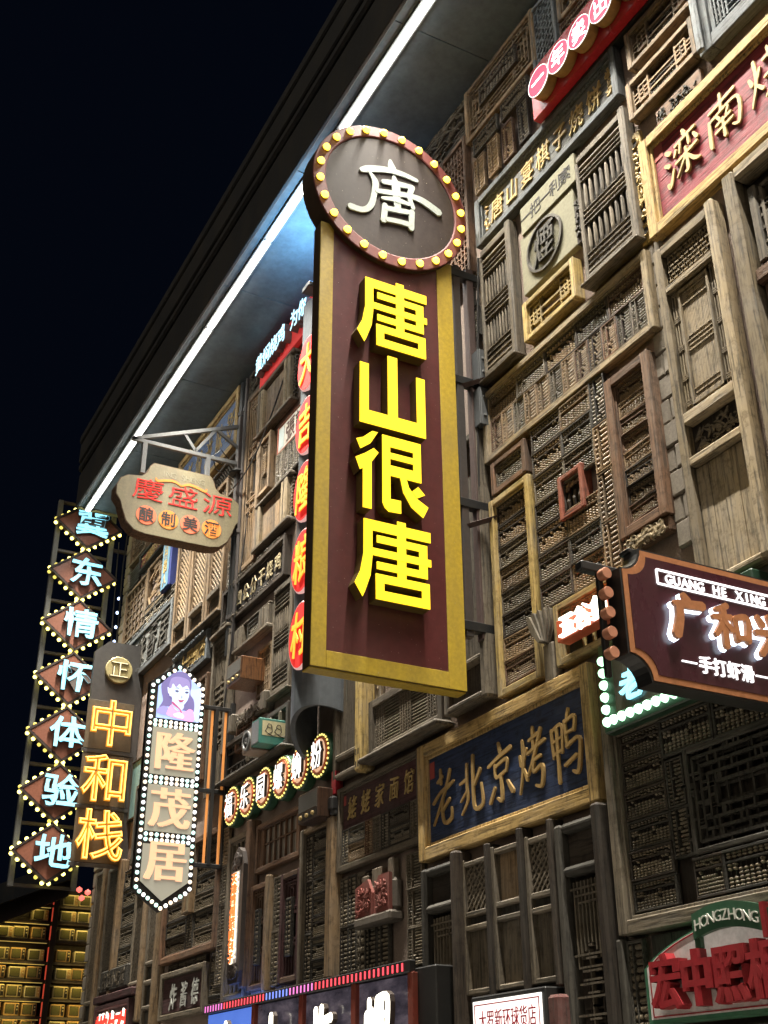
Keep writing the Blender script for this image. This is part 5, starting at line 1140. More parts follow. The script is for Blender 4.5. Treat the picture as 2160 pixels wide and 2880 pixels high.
# ---- the big vertical sign
MX, MY, MZ = -7.65, 3.375, 4.555
p = psign('vertical_sign', 'big maroon and gold vertical sign with four glowing yellow characters under a round bulb-ringed disc', MX, MY, MZ)
maroon = paint('maroon_paint', (.088, .020, .020), rough=.32, spec=.5, dirt=.25, dirtcol=(.10, .05, .045), scale=1.5, speck=.7)
goldp = paint('gold_paint', (.47, .325, .030), rough=.42, spec=.45, dirt=.5, dirtcol=(.20, .15, .05), scale=3.2, speck=.5)
dark_side = paint('dark_side', (.055, .032, .016), rough=.5, dirt=.3)
yel = glow('yellow_letter', (1.0, .70, .004), 1.17, vary=.20); yel_side = paint('letter_side_dark', (.13, .085, .02), rough=.5)
w, h = 1.335, 4.15
pbox('case', p, 0, w, -.135, 0, 0, h, dark_side, .004)
pbox('border_side', p, -.002, .125, -.15, -.1355, 0, h, goldp, .003); pbox('border_side', p, 1.175, w+.002, -.15, -.1355, 0, h, goldp, .003); pbox('border_foot', p, .1255, 1.1745, -.15, -.1355, 0, .135, goldp, .003)
pbox('face_panel', p, .1255, 1.1745, -.145, -.1355, .1355, h, maroon, .001)
pbox('foot', p, 0, w, -.13, -.004, -.012, -.001, goldp, .002)
pbox('back_panel', p, .1255, 1.1745, .001, .008, .1355, h, maroon, .001)
def cm(y, z): return (y-MY, z-MZ)
def poly_letter(polys, fr, name, d0=-.255, d1=-.145, mir=None):
    """polygons on a unit square (x right, t down) -> thick channel letter with a lit face"""
    y0, y1, zt, zb = fr; c = None
    mb = MB(); fb = MB()
    for i, P in enumerate(polys):
        Q = [(y0+(y1-y0)*u, zt-(zt-zb)*v) for u, v in P]
        mb.prism(Q, d0+.0006*i, d1)
        fb.prism(Q, d0-.006-.0006*i, d0-.001-.0006*i)
    c = mb.build('character', yel_side, p); fb.build('lit_face', yel, c); return c
TANG = [[(.11, 0), (1, 0), (1, .135), (.225, .135), (.225, .47), (.20, .72), (.13, .93), (.10, 1.0), (0, .84), (.07, .68), (.11, .45)],
        [(.55, -.055), (.665, -.055), (.665, .70), (.55, .70)],
        [(.28, .185), (.95, .185), (.95, .62), (.28, .62), (.28, .525), (.84, .525), (.84, .28), (.28, .28)],
        [(.22, .36), (1.0, .36), (1.0, .455), (.22, .455)],
        [(.265, .68), (.97, .68), (.97, 1.0), (.265, 1.0), (.265, .90), (.87, .90), (.87, .795), (.375, .795), (.375, .90), (.265, .90)]]
TANG[4] = [(.265, .68), (.97, .68), (.97, .785), (.265, .785)]
TANG += [[(.265, .785), (.375, .785), (.375, .885), (.265, .885)], [(.865, .785), (.97, .785), (.97, .885), (.865, .885)], [(.265, .885), (.97, .885), (.97, 1.0), (.265, 1.0)]]
SHAN = [[(.03, .19), (.16, .19), (.16, .82), (.44, .82), (.44, 0), (.585, 0), (.585, .82), (.87, .82), (.87, .19), (1, .19), (1, 1), (.03, 1)]]
HEN = [[(.01, .148), (.10, .11), (.226, 0), (.305, 0), (.20, .17), (.066, .265)], [(0, .39), (.13, .31), (.247, .22), (.315, .265), (.218, .405), (.218, 1.0), (.10, 1.0), (.10, .51), (.06, .535)],
       [(.365, .01), (.91, .01), (.91, .525), (.475, .525), (.475, .82), (.62, .815), (.62, .975), (.45, .985), (.395, .945), (.365, .885)],
       [(.475, .155), (.475, .155), (.475, .155)],
       [(.61, .525), (.70, .525), (.73, .62), (.83, .735), (1.0, .82), (.925, .965), (.76, .865), (.65, .70)], [(.775, .66), (.86, .585), (.955, .67), (.84, .735)]]
HEN[2:4] = [[(.365, .01), (.91, .01), (.91, .15), (.365, .15)], [(.365, .15), (.475, .15), (.475, .82), (.62, .815), (.62, .975), (.45, .985), (.395, .945), (.365, .885)],
            [(.80, .15), (.91, .15), (.91, .525), (.80, .525)], [(.475, .225), (.80, .225), (.80, .305), (.475, .305)], [(.475, .39), (.80, .39), (.80, .525), (.475, .525)]]
for P_, fr, nm in ((TANG, (3.682, 4.368, 8.148, 7.462), '唐'), (SHAN, (3.69, 4.33, 7.385, 6.662), '山'), (HEN, (3.675, 4.335, 6.60, 5.885), '很'), (TANG, (3.675, 4.35, 5.79, 5.125), '唐')):
    y0, z_t = cm(fr[0], fr[2]); y1, z_b = cm(fr[1], fr[3]); poly_letter(P_, (y0, y1, z_t, z_b), nm)
# the round head
cy, cz = cm(4.06, 9.225); RO = .805
red_ring = paint('ring_maroon', (.155, .042, .040), rough=.5, spec=.3, dirt=.25, dirtcol=(.20, .10, .09), speck=.8)
disc_brown = paint('disc_brown', (.040, .029, .026), rough=.55, spec=.16, dirt=.5, dirtcol=(.075, .062, .056), scale=2.2, speck=.8)
b = MB(); b.lathe((cy, 0, cz), [(RO, .03), (RO, -.19)], 72, 'y'); head = b.build('round_head', dark_side, p, smooth_=False)
b = MB(); b.lathe((cy, 0, cz), [(.678, -.185), (.678, -.2), (.69, -.206), (RO-.006, -.206), (RO, -.200), (RO, -.1905)], 72, 'y'); b.build('ring', red_ring, head)
b = MB(); b.lathe((cy, 0, cz), [(.677, -.1901), (.677, -.1925)], 72, 'y'); b.build('disc_face', disc_brown, head)
b = MB(); b.lathe((0, 0, 0), [(.032, 0), (.033, -.008), (.029, -.022), (.018, -.033), (0, -.037)], 12, 'y'); bm_ = b.mesh('bulb', glow('bulb_warm', (1.0, .68, .05), 7.0), True)
b = MB(); b.lathe((0, 0, 0), [(.042, .002), (.042, -.006), (.030, -.008)], 12, 'y'); so = b.mesh('socket', goldp)
for k in range(24):
    t = 2*math.pi*(k+.45)/24; o = link('bulb', bm_, head, (cy+math.cos(t)*.742, -.214, cz+math.sin(t)*.742)); link('socket', so, head, (cy+math.cos(t)*.742, -.2065, cz+math.sin(t)*.742))
silver = paint('silver_letter', (.40, .44, .40), rough=.4, dirt=.3, dirtcol=(.38, .42, .38), scale=6)
WH = [[(3.745, 9.415, .055), (3.83, 9.465, .075), (4.02, 9.53, .065), (4.18, 9.545, .06), (4.33, 9.53, .045)], [(4.045, 9.66, .03), (4.06, 9.58, .085), (4.085, 9.54, .06)],
      [(3.83, 9.42, .03), (3.885, 9.33, .065), (3.875, 9.19, .06), (3.84, 9.03, .06), (3.76, 8.945, .06), (3.63, 8.935, .07)],
      [(3.965, 9.365, .05), (4.09, 9.395, .065), (4.285, 9.425, .055)], [(4.08, 9.475, .03), (4.10, 9.38, .085), (4.105, 9.26, .085), (4.12, 9.10, .07)],
      [(3.90, 9.225, .05), (4.09, 9.272, .06), (4.25, 9.305, .06), (4.39, 9.302, .075), (4.56, 9.23, .085)], [(4.275, 9.42, .06), (4.245, 9.29, .055), (4.28, 9.17, .05)],
      [(3.955, 9.16, .035), (4.10, 9.197, .055), (4.24, 9.20, .045)], [(3.985, 9.09, .06), (3.968, 8.90, .065)], [(4.00, 9.055, .055), (4.13, 9.08, .06), (4.26, 9.105, .05)], [(4.268, 9.125, .055), (4.255, 8.915, .06)], [(4.00, 8.925, .05), (4.12, 8.945, .055), (4.235, 8.955, .055)]]
brush([[(a-MY, b_-MZ, c) for a, b_, c in st] for st in WH], head, lambda x, z, w_: (x, z, w_), -.206, .012, silver)
# steel bracket frame between sign and wall
p2 = thing('steel_bracket', 'dark steel post and cross-bar frame tying the big vertical sign to the wall', 'bracket', (-7.60, 4.72, 4.6))
for yy, m_ in ((.05, steel), (.20, rust_steel)): pbox('post', p2, -.05, .03, yy, yy+.075, .45, 4.2, m_, .006)
for zz in (4.06, 2.86, 1.62, .50):
    pbox('cross_bar', p2, -.04, .04, .0, .355, zz, zz+.085, black_metal, .006)
for zz in (2.9, 1.50):
    b = MB(); b.tube([(0, .1, zz-.05), (.20, .35, zz+.02)], .03, 4); b.build('brace', rust_steel, p2)

# ---- carved tavern sign on its hanging bracket
QX, QY, QZ = -13.72, 3.30, 8.30
p = psign('tavern_sign', 'cream hanging tavern sign with wavy outline, red characters and four orange dots', QX, QY, QZ)
half = [(.0, .62), (-.02, .45), (.06, .32), (.12, .22), (.17, .10), (.27, .0), (.40, -.02)]
out = [(.45, 1.06), (.40, 1.0), (.37, .90), (.30, .83), (.12, .80), (.03, .74), (-.02, .62), (-.015, .49), (.05, .40), (.09, .28), (.15, .13), (.26, .03), (.40, .0)]
outl = out+[(1.69-x, z) for x, z in out[::-1]]
cream = paint('cream_board', (.27, .235, .14), rough=.55, dirt=.75, dirtcol=(.16, .13, .09), scale=4.2); wood_edge = wood('edge_brown', (.16, .085, .045), 'z', vary=0)
b = MB(); b.prism(outl, -.20, .0); b.build('edge', wood_edge, p)
cxm = .845; b = MB(); b.prism([(cxm+(x-cxm)*.985, .53+(z-.53)*.98) for x, z in outl], -.206, -.2002); b.build('board', cream, p)
red_let = glow('red_letter', (1.0, .020, .014), .42); odot = glow('orange_dot', (1.0, .30, .045), .62); odot2 = glow('salmon_dot', (1.0, .22, .10), .45)
text('慶盛源', p, .17, 1.60, .635, .29, -.214, .010, red_let, w=.37, off=-.008, rise=.0, wob=.012)
for k, ch in enumerate('酿制美酒'):
    cx = .41+.297*k; b = MB(); b.lathe((cx, -.207, .27), [(.135, 0), (.134, -.005)], 28, 'y'); d = b.build('dot', (odot2, odot, odot2, odot)[k], p); char(ch, d, cx, .27, .17, .185, -.2165, .004, ink, off=.02)
latin('ING SHENG', p, .56, 1.16, .93, .085, -.2085, .003, paint('faint_letter', (.33, .30, .21), dirt=.2))
b = MB()
for s in (-1, 1): b.strip([(.845, .80, .02), (.845+s*.10, .845, .035), (.845+s*.22, .83, .035), (.845+s*.33, .80, .03), (.845+s*.35, .835, .02)], -.212, -.206)
b.build('flourish', odot, p)
p = psign('sign_bracket', 'grey steel triangular bracket carrying the cream tavern sign', -13.62, 3.45, 9.2, 'bracket')
def bar(a, c, t=.045, m_=grey_steel, nm='bar', y=0):
    b = MB(); b.seg(a, c, t, y-t/2, y+t/2); return b.build(nm, m_, p)
bar((0, .50), (1.50, .50), .05); bar((.0, .50), (1.50, 1.10), .05); bar((.70, .78), (.88, .54), .04); bar((.88, .54), (1.16, .96), .04); bar((1.16, .96), (1.48, .76), .04)
for a in (.18, 1.07): bar((a, .48), (a, .02), .06, nm='hanger', y=.002)
pbox('wall_post', p, 1.48, 1.56, -.05, .05, -.55, 1.25, steel, .006)
b = MB(); b.tube([(1.46, .03, .25), (1.2, .03, .36), (1.14, .03, .55), (1.26, .03, .68), (1.36, .03, .58), (1.28, .03, .45), (1.14, .03, .5)], .008, 5); b.build('cable', ink, p)

# ---- portrait bulb sign
LX, LY, LZ = -13.60, 3.96, 3.70
p = psign('portrait_sign', 'black bulb-edged vertical sign with a painted lady above three cream characters', LX, LY, LZ)
ol = [(.0, .235), (.34, .0), (.70, .255), (.70, 2.70), (.355, 2.955), (0, 2.66)]
b = MB(); b.prism([(x, z) for x, z in ol], -.10, 0); b.build('case', paint('case_black', (.012, .012, .013), rough=.35), p)
cream_lit = glow('cream_panel', (.42, .40, .31), .40, vary=.06); cream_let = glow('cream_letter', (1.0, .58, .33), .70)
for z0_, z1_, ch in ((1.54, 2.11, '隆'), (.88, 1.42, '茂'), (.12, .74, '居')):
    b = MB()
    if ch == '居': b.prism([(.075, .32), (.345, .115), (.64, .335), (.64, .735), (.075, .735)], -.112, -.1005)
    else: b.box(.075, .64, -.112, -.1005, z0_, z1_, .003)
    q = b.build('panel', cream_lit, p); char(ch, q, .36, (1.825, 1.15, .555)[('隆茂居').index(ch)], .42, .43, -.124, .010, cream_let, off=.0, fat=.020)
# the painted portrait: flat layers of print
def pm(nm, c, s=.62): return glow('print_'+nm, c, s, sample=False)
b = MB(); b.prism([(.10, 2.22), (.64, 2.23), (.64, 2.66), (.355, 2.865), (.10, 2.62)], -.112, -.1005); pic = b.build('portrait', pm('sky', (.42, .56, .95), .8), p)
LAY = [0]
def layer(nm, poly, col, s=.62, tw=None):
    LAY[0] += 1; b = MB(); P = smooth([(x, z, 0) for x, z in poly]+[(poly[0][0], poly[0][1], 0)], 5)[:-1]; b.prism([(q[0], q[1]) for q in P], -.1125-.0007*LAY[0], -.1122-.0007*LAY[0]+.0003); return b.build(nm, pm(tw or nm, col, s), pic)
def U2(x, y): return (.10+(x-150)/530*.55, 2.865-(y-110)/590*.64)    # print sheet
def uu(L_): return [U2(*a) for a in L_]
layer('drapery', uu([(540, 330), (600, 320), (672, 320), (672, 560), (655, 700), (600, 640), (560, 460)]), (.55, .66, 1.0), .8)
layer('hair', uu([(250, 230), (330, 160), (440, 135), (520, 180), (550, 280), (540, 380), (590, 450), (600, 560), (560, 590), (300, 560), (180, 590), (215, 500), (190, 400), (185, 310)]), (.20, .17, .45), .55)
layer('shoulder', uu([(160, 600), (230, 560), (290, 590), (290, 660), (160, 650)]), (.36, .33, .72), .7)
layer('dress', uu([(270, 640), (330, 530), (470, 600), (540, 560), (590, 580), (600, 695), (440, 690), (290, 665)]), (.95, .40, .72), .8)
layer('neck', uu([(325, 440), (450, 470), (470, 560), (400, 600), (330, 540)]), (.62, .74, 1.0), .75, 'skin')
layer('face', uu([(285, 330), (330, 260), (440, 240), (515, 300), (528, 390), (500, 480), (430, 545), (360, 500), (305, 430)]), (.66, .78, 1.0), .85, 'skin2')
layer('fringe', uu([(270, 330), (300, 230), (400, 200), (510, 230), (530, 330), (490, 290), (440, 320), (400, 285), (360, 325), (320, 290), (300, 350)]), (.34, .28, .62), .6)
layer('ear', uu([(255, 340), (280, 350), (295, 400), (270, 410)]), (.70, .74, 1.0), .8, 'skin3')
layer('hand', uu([(350, 640), (430, 610), (480, 640), (470, 680), (370, 670)]), (.74, .74, 1.0), .8, 'skin3')
for cx in (375, 495): layer('eye', uu([(cx-28, 372), (cx, 360), (cx+24, 370), (cx, 384)]), (.10, .10, .28), .3); layer('brow', uu([(cx-40, 345), (cx, 330), (cx+28, 340), (cx, 338)]), (.12, .10, .25), .3)
layer('nose', uu([(438, 400), (448, 440), (425, 443)]), (.42, .50, .85), .6); layer('lips', uu([(390, 465), (430, 472), (472, 462), (440, 494), (412, 492)]), (.50, .06, .18), .5)
layer('collar_trim', uu([(322, 500), (345, 510), (430, 575), (450, 612), (438, 615), (415, 580), (330, 530)]), (.60, .10, .30), .5); layer('earring', uu([(285, 405), (305, 410), (305, 440), (288, 438)]), (.9, .95, 1.0), .9, 'pearl')
bm3 = []
for i, c_ in enumerate(((1, 1, 1), (.62, 1.0, .90), (1.0, .80, .60))):
    b = MB(); b.lathe((0, 0, 0), [(.024, 0), (.022, -.010), (.013, -.016), (0, -.018)], 10, 'y'); bm3.append(b.mesh('bulb', glow('bulb_mix%d' % i, c_, 1.5, sample=False), True))
pos = []
def run(a, c, n, ends=True): pos.extend([(a[0]+(c[0]-a[0])*i/n, a[1]+(c[1]-a[1])*i/n) for i in range(n+(1 if ends else 0))])
run((.037, 2.62), (.037, .25), 30); run((.668, 2.66), (.668, .27), 30); run((.09, 2.675), (.355, 2.89), 4); run((.415, 2.86), (.615, 2.71), 3); run((.08, .205), (.34, .035), 5); run((.40, .07), (.62, .215), 4)
for zz in (2.185, 2.135, 1.505, 1.45, .845, .785): run((.10, zz), (.615, zz), 8)
for i, (a, c) in enumerate(pos): link('bulb', bm3[(i*7+i//3) % 3], p, (a, -.1005, c))
p = psign('light_bracket', 'black steel ladder bracket with orange-lit strips beside the portrait sign', -13.56, 4.66, 4.2, 'bracket')
for z in (.03, .90, 1.93): pbox('cross_bar', p, 0, .40, -.04, .0, z, z+.05, black_metal, .005)
for x in (.16, .33): pbox('upright', p, x, x+.045, -.045, -.005, .06, 1.95, black_metal, .004)
amber = glow('amber_strip', (1.0, .36, .07), .30)
for x in (.115, .29):
    for z0_, z1_ in ((.08, .89), (.96, 1.92)): pbox('light_strip', p, x, x+.03, -.02, -.005, z0_, z1_, amber, .002)
pbox('wall_plate', p, .36, .42, -.05, .01, -.02, 2.05, black_metal, .006)

# ---- neon inn sign
ZX, ZY, ZZ = -17.78, 4.215, 4.93
p = psign('neon_inn_sign', 'dark vertical inn sign with a brass disc and three outlined neon characters', ZX, ZY, ZZ)
dark_plate = paint('dark_plate', (.066, .062, .060), rough=.35, spec=.5, dirt=.4, dirtcol=(.09, .08, .07), scale=2)
b = MB(); b.prism([(.045, 0), (.86, 0), (.85, 3.46), (.255, 3.46), (.045, 3.265)], -.08, 0); b.build('case', dark_plate, p)
brass = paint('brass_disc', (.50, .42, .20), rough=.45, dirt=.3, metal=.3); b = MB(); b.lathe((.44, -.08, 2.995), [(.215, .03), (.215, -.05), (.205, -.058)], 32, 'y'); d = b.build('disc', brass, p)
char('正', d, .44, 2.995, .27, .27, -.150, .012, paint('dark_brass', (.12, .09, .05)), off=.0, fat=.008); char('正', d, .44, 2.995, .265, .265, -.160, .006, glow('neon_cream', (1.0, .86, .50), 1.2), off=-.02)
olive = paint('olive_panel', (.13, .105, .070), rough=.4, dirt=.4, dirtcol=(.07, .06, .05), scale=2); gold_ch = glow('gold_channel', (1.0, .40, .02), .40); neon = glow('neon_amber', (1.0, .60, .11), 2.6)
for k, (zz, ch) in enumerate(((2.08, '中'), (1.235, '和'), (.40, '栈'))):
    pbox('panel', p, .02, .745, -.10, -.0805, zz-.365, zz+.40, olive, .004)
    c = char(ch, p, .38, zz, .60, .66, -.22, .0, gold_ch, tube=.030); char(ch, c, .38, zz, .60, .66, -.255, .0, neon, tube=.013)
    pbox('divider', p, -.01, .80, -.11, -.1002, zz-.43, zz-.375, dark_plate, .003)

# ---- seven diamond bulb signs on their truss
TX, TY = -19.42, 3.72
p = psign('sign_truss', 'tall dark steel ladder truss carrying the diamond signs at the far corner', TX, TY, 4.84, 'truss')
for x in (.0, .98): pbox('upright', p, x, x+.085, -.04, .04, 0, 6.7, grey_steel, .006)
for k in range(15): pbox('cross_bar', p, .085, .98, -.03, .03, .0+k*.475, .05+k*.475, steel, .004)
pbox('wall_tie', p, 1.06, 1.4, -.03, .03, 4.0, 4.06, steel, .004); pbox('wall_tie', p, 1.06, 1.4, -.03, .03, 5.9, 5.96, steel, .004)
copper = paint('copper_board', (.34, .135, .085), rough=.35, spec=.5, dirt=.3, dirtcol=(.12, .06, .045)); diamond_edge = paint('diamond_edge', (.060, .042, .040), rough=.45)
bulb_lime = glow('bulb_lime', (1.0, .86, .20), 5.0); b = MB(); b.lathe((0, 0, 0), [(.0, .034), (.024, .022), (.034, 0), (.024, -.022), (0, -.034)], 8); bl_m = b.mesh('bulb', bulb_lime, True); bl_d = b.mesh('bulb', glow('bulb_lime_dim', (1.0, .80, .16), 1.1), True); bl_s = MB(); bl_s.box(-.02, .02, .0, .06, -.02, .02); bl_s = bl_s.mesh('socket', diamond_edge)
halo_lime = glow('lime_rail', (.75, .80, .06), .16)
for k, ch in enumerate('冀东情怀体验地'):
    cz = 11.08-.955*k
    d = psign('diamond_sign', f'bulb-edged copper diamond sign with a glowing blue character, {ORD[k]} from the top', TX+.06, 4.272, cz); d['group'] = 'seven diamond signs on the corner truss'
    A, Bz = .605, .465
    b = MB(); b.prism([(-A, 0), (0, -Bz), (A, 0), (0, Bz)], -.13, -.03); b.build('edge', diamond_edge, d)
    b = MB(); q = .885; b.prism([(-A*q, 0), (0, -Bz*q), (A*q, 0), (0, Bz*q)], -.137, -.1305); b.build('board', copper, d)
    b = MB(); t = .035
    for s0, s1 in (((-A, 0), (0, -Bz)), ((0, -Bz), (A, 0)), ((A, 0), (0, Bz)), ((0, Bz), (-A, 0))): b.seg((s0[0]*.965, s0[1]*.965), (s1[0]*.965, s1[1]*.965), t, -.150, -.1375)
    b.build('rim', diamond_edge, d)
    random.seed(70+k); char(ch, d, .04, .01, .50, .47, -.205, .05, side_grey, off=.026, wob=.022); random.seed(70+k); char(ch, d, .04, .01, .50, .47, -.212, .006, ice, off=.018, wob=.022, name='lit_face')
    for s0, s1 in (((-A, 0), (0, -Bz)), ((0, -Bz), (A, 0)), ((A, 0), (0, Bz)), ((0, Bz), (-A, 0))):
        for i in range(6):
            t = (i+.5)/6; x = s0[0]+(s1[0]-s0[0])*t; z = s0[1]+(s1[1]-s0[1])*t; link('bulb', bl_m if random.random() < .78 else bl_d, d, (x*1.04, -.055, z*1.05)); link('socket', bl_s, d, (x*1.02, -.05, z*1.03))
p = thing('lamp_chain', 'string of small blue-white lamps hanging between the truss and the wall corner', 'string lights', (-19.35, 5.0, 8.0)); b = MB(); b.tube([(0, 0, 0), (.02, 0, 1.2), (0, -.02, 2.5), (.03, 0, 3.1)], .012, 5); b.build('cable', ink, p)
bw = glow('bulb_bluewhite', (.55, .68, 1.0), 3, sample=False)
for k in range(6): b = MB(); b.lathe((-.02, -.03, .5+.27*k), [(0, .035), (.026, .01), (.022, -.02), (0, -.03)], 8); b.build('bulb', bw, p)
p = thing('red_lanterns', 'cluster of small red glowing bulbs under the neon inn sign at the wall corner', 'lantern', (-19.45, 4.9, 4.75)); rb = glow('bulb_red', (1.0, .18, .14), 1.4, sample=False)
for a, c in ((0, 0), (.07, .08), (-.04, .13)): b = MB(); b.lathe((a, a, c), [(0, .05), (.045, .02), (.045, -.02), (0, -.05)], 10); b.build('bulb', rb, p, smooth_=True)

# ---- plum sign with halo-lit characters, nearest
GX, GY, GZ = -4.46, 3.70, 3.535
p = psign('plum_sign', 'dark plum sign with scooped corners, copper border and white halo-lit characters', GX, GY, GZ)
W_, H_ = 1.34, .74
def scoop(w, h, r, ins=0, n=7):
    P = []
    for cx, cz, a0 in ((0, h, 0), (0, 0, 90), (w, 0, 180), (w, h, 270)):
        pass
    def arc(cx, cz, a, b): return [(cx+r*math.cos(R(a+(b-a)*i/n)), cz+r*math.sin(R(a+(b-a)*i/n))) for i in range(n+1)]
    P += arc(0, h, 0, -90)+arc(0, 0, 90, 0)+arc(w, 0, 180, 90)+arc(w, h, 270, 180)
    return [(min(max(x, 0), w), min(max(z, 0), h)) for x, z in P]
out = scoop(W_, H_, .135)
def shrink(P, s): return [(W_/2+(x-W_/2)*(1-s*2/W_), H_/2+(z-H_/2)*(1-s*2/H_)) for x, z in P]
b = MB(); b.prism(out, -.085, .03); b.build('case', black_metal, p)
copper2 = paint('copper_border', (.42, .175, .075), rough=.4, dirt=.15, dirtcol=(.3, .12, .06)); b = MB(); b.prism(shrink(out, .012), -.0905, -.0855); b.build('border', copper2, p)
plum = paint('plum_face', (.052, .013, .020), rough=.25, spec=.5, dirt=.1); b = MB(); b.prism(shrink(scoop(W_, H_, .14), .045), -.0945, -.091); b.build('face', plum, p)
white_hot2 = glow('white_sign_letter', (1.0, .97, .97), 1.5); b = MB()
x0, x1, z0, z1 = .235, 1.035, .555, .635
for a, c in (((x0, z0), (x1, z0)), ((x1, z0), (x1, z1)), ((x1, z1), (x0, z1)), ((x0, z1), (x0, z0))): b.seg(a, c, .010, -.103, -.095)
b.build('letter_box', white_hot2, p)
latin('GUANG HE XING', p, .285, .99, .594, .052, -.104, .008, white_hot2, off=.008)
halo = glow('halo_blue', (.72, .88, 1.0), 3.2)
GUANG = {'广': [[(48, 98, 12), (56, 84, 22)], [(22, 74, 12), (50, 76, 18), (96, 80, 20)], [(34, 76, 20), (32, 44, 20), (20, 4, 22)]],
         '和': [[(46, 98, 14), (16, 84, 12)], [(6, 66, 12), (54, 72, 14)], [(34, 86, 16), (32, 4, 16)], [(32, 62, 13), (8, 26, 12)], [(34, 60, 12), (52, 42, 14)], [(62, 72, 14), (64, 22, 14)], [(62, 72, 12), (96, 76, 15), (92, 24, 14)], [(64, 28, 12), (94, 30, 12)]],
         '兴': [[(12, 92, 12), (24, 74, 18)], [(42, 98, 12), (50, 78, 18)], [(88, 98, 16), (70, 68, 12)], [(2, 54, 14), (50, 58, 17), (98, 62, 15)], [(38, 42, 16), (10, 6, 14)], [(62, 44, 12), (92, 12, 20)]]}
for k, ch in enumerate('广和兴'):
    fx = lambda a, b_, c, k=k: (.235+k*.30+a*.0026, .255+b_*.0025-k*.008, c*.0026)
    c = brush(GUANG[ch], p, fx, -.145, .018, copper2); brush([[(a-2.6, b_-1.8, w_*1.2) for a, b_, w_ in st] for st in GUANG[ch]], c, fx, -.118, .012, halo, 'halo_light')
text('手打虾滑', p, .445, .825, .145, .088, -.103, .008, white_hot2, w=.078, off=.014)
b = MB(); b.box(.335, .435, -.102, -.095, .141, .149); b.box(.835, .935, -.102, -.095, .141, .149); b.build('dash', white_hot2, p)
pbox('bracket_bar', p, -.19, .05, -.02, .04, .585, .635, black_metal, .006); pbox('top_rail', p, .12, W_, -.03, .05, H_+.001, H_+.025, black_metal, .004)
p = psign('bead_pendant', 'string of five salmon wooden drum beads hanging at the plum sign\'s outer edge', GX, 3.635, 3.66, 'pendant')
salmon = paint('salmon_wood', (.50, .215, .125), rough=.5, dirt=.2, dirtcol=(.3, .13, .08))
pbox('rod', p, -.016, .016, -.01, .02, -.10, .52, black_metal, .004)
for k in range(5): b = MB(); b.lathe((0, -.011, .012+.108*k), [(.029, 0), (.031, -.004), (.031, -.05), (.029, -.053)], 22, 'y'); b.build('bead', salmon, p)

# ------------------------------------------------------------------ the television wall down the street
VX, VS = -36.0, 1
p = thing('television_shelf_wall', 'dark maroon shelf wall of rows of old televisions under a gable, far left', 'shelf wall', (VX, 4.0, 0), None, R(90))
shelf_m = paint('shelf_maroon', (.014, .005, .005), rough=.5, dirt=.3); warm = glow('shelf_light', (1.0, .70, .16), 2.6)
rows = [1.5, 2.0, 2.47, 2.93, 3.42, 3.79, 4.215-.0, 4.68, 5.17, 5.65, 6.225, 6.73, 7.19]
pbox('back_wall', p, -4, 8, .45, .5, 0, 7.7, shelf_m, 0)
post_x = 4.30
for zz in rows: pbox('shelf', p, -4, 8, -.02, .45, zz-.08, zz-.005, shelf_m, .004)
for x in (post_x, post_x-2.95, post_x+2.3): pbox('post', p, x-.02, x+.14, -.10, .45, 0, 7.6, shelf_m, .006)
tubem = glow('red_tube', (1.0, .10, .05), .35)
for zz in rows: pbox('red_light', p, post_x-.06, post_x-.03, -.13, -.10, zz-.02, zz+.36, tubem, .004)
warm_l = []
for zz in rows[3:]:
    for x in (1.0, 2.5, 4.6):
        ld = bpy.data.lights.new('shelf_lamp', 'AREA'); ld.shape = 'RECTANGLE'; ld.size = 1.4; ld.size_y = .04; ld.energy = 2.6; ld.color = (1.0, .74, .22); lo = bpy.data.objects.new('shelf_lamp', ld); COL.objects.link(lo); lo.parent = p
        lo.location = (x+.7, -.16, zz+.40); lo.rotation_euler = (R(38), 0, 0)
b = MB()
for zz in rows[3:]: b.box(-.0, post_x-.07, .05, .06, zz-.10, zz-.085)
b.build('light_line', glow('line_light', (1.0, .72, .2), .35, sample=False), p)
tv_case = [paint('tv_case%d' % i, c_, rough=.45, dirt=.3) for i, c_ in enumerate(((.58, .46, .22), (.64, .55, .32), (.52, .32, .12)))]; tv_glass = paint('tv_glass', (.15, .14, .060), rough=.12, spec=.7, dirt=.1); tv_dark = paint('tv_dark', (.03, .025, .02), dirt=.1)  # yellowish reflection put into the screen glass colour
def make_tv(i):
    t = thing('old_television', 'old tube television on a shelf of the far television wall', 'television', (VX, 0, 0), 'old televisions on the far shelf wall', R(90))
    w, h = (.43, .45, .41)[i], (.33, .31, .33)[i]
    pbox('case', t, 0, w, -.02, .32, 0, h, tv_case[i], .02); pbox('screen_frame', t, w*.07, w*.68, -.024, -.0205, h*.13, h*.87, tv_dark, .004)
    b = MB(); cx, cz, a, c = w*.375, h/2, w*.285, h*.345; n = 20
    sq = [(cx+a*math.copysign(abs(math.cos(2*math.pi*k/n))**.45, math.cos(2*math.pi*k/n)), cz+c*math.copysign(abs(math.sin(2*math.pi*k/n))**.45, math.sin(2*math.pi*k/n))) for k in range(n)]
    b.prism(sq, -.034, -.0245); b.build('screen', tv_glass, t)
    pbox('control_panel', t, w*.755, w-.02, -.026, -.0205, .03, h-.03, tv_dark if i != 1 else tv_case[2], .003)
    for k in range(2): b = MB(); b.lathe((w*.865, -.027, h*(.72-.25*k)), [(.022, 0), (.02, -.015), (0, -.016)], 8, 'y'); b.build('knob', tv_case[1], t)
    return t
def copy_tree(o, parent=None):
    c = o.copy(); COL.objects.link(c)
    if parent: c.parent = parent
    for ch in list(o.children): copy_tree(ch, c)
    return c
protos = []
spots = []
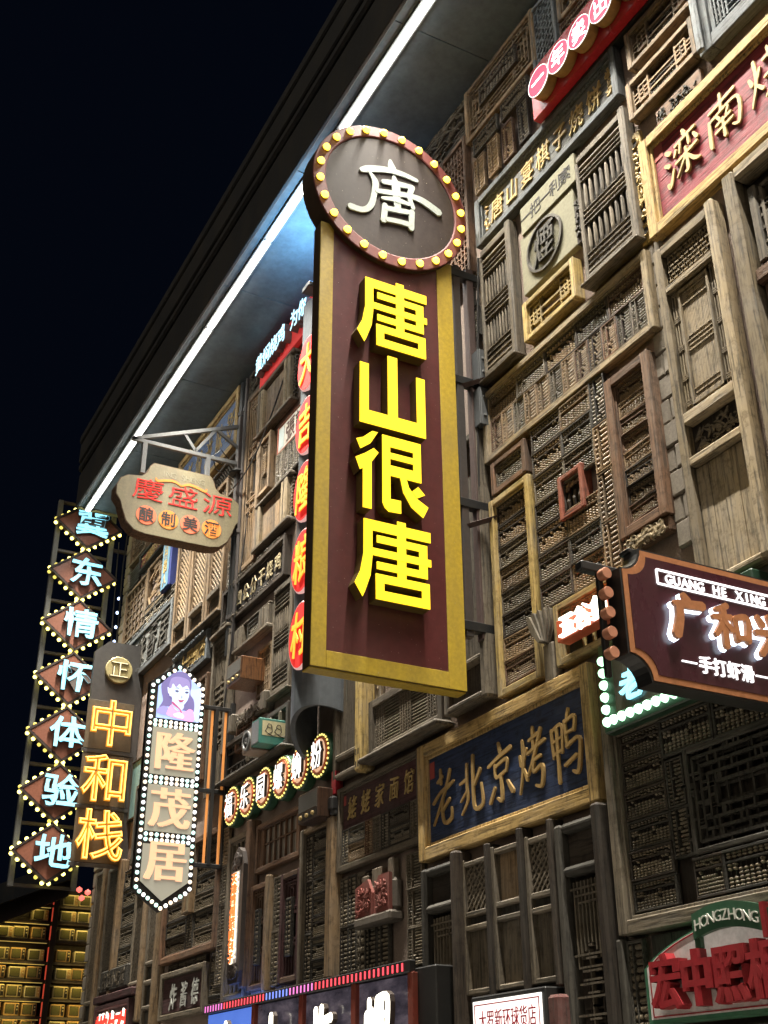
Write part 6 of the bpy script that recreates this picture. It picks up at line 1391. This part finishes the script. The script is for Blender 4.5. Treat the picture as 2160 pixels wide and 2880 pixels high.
for ri, zz in enumerate(rows):
    for side_, xs_ in (('left', [post_x-.10-.455-k*.49 for k in range(4)]), ('right', [post_x+.24+k*.49 for k in range(3)])):
        for k, x in enumerate(xs_):
            x += U(-.02, .02)
            if side_ == 'left' and zz+.30 > 5.9+max(0, x-1.6)*.62: continue
            spots.append((x, zz, f'old tube television {ORD[k]} from the dark post on its {side_}, shelf {ORD[len(rows)-1-ri]} from the top'))
for i, (x, zz, lb_) in enumerate(spots):
    if i < 3: o = make_tv(i); protos.append(o)
    else: o = copy_tree(protos[random.randrange(3)])
    o.location = (VX-U(0, .05), 4.0+x, zz)
    o['label'] = lb_
# sloping gable roof in front of it
p = thing('gable_roof', 'dark sloping gable roof edge over the far television wall', 'roof', (VX+.5, 4.0, 0), None, R(90)); roofm = paint('roof_dark', (.030, .018, .018), rough=.6, dirt=.2)
b = MB(); b.prism([(-3, 3.9), (2.85, 6.55), (4.5, 7.34), (4.5, 7.75), (2.6, 6.95), (-3, 4.5)], -.35, .10); b.build('barge_board', roofm, p)
b = MB(); b.prism([(-3, 4.5), (4.5, 7.76), (4.5, 8.3), (-3, 5.1)], -.9, .4); b.build('roof_tiles', paint('roof_slate', (.018, .022, .030), rough=.6), p)

# ------------------------------------------------------------------ loose cables
for a, c, sag, lb in (((-19.3, 4.85, 10.9), (-19.2, 4.98, 7.2), .25, 'black cable hanging down beside the diamond sign truss'), ((-13.58, 4.95, 6.2), (-13.3, 5.03, 8.9), .12, 'black cable running up the wall from the portrait sign bracket'),
                      ((-7.58, 4.95, 6.1), (-7.5, 5.02, 8.9), .10, 'black cable running up the wall behind the big vertical sign'), ((-13.6, 4.9, 9.3), (-12.1, 5.03, 10.5), .35, 'black cable sagging from the tavern sign bracket to the red letter sign')):
    b = MB(); n = 10
    b.tube([(-(0)+(c[0]-a[0])*i/n, (c[1]-a[1])*i/n-.02*math.sin(math.pi*i/n), (c[2]-a[2])*i/n-sag*math.sin(math.pi*i/n)) for i in range(n+1)], .011, 5)
    tag(b.build('loose_cable', ink, None, a), lb, 'cable')
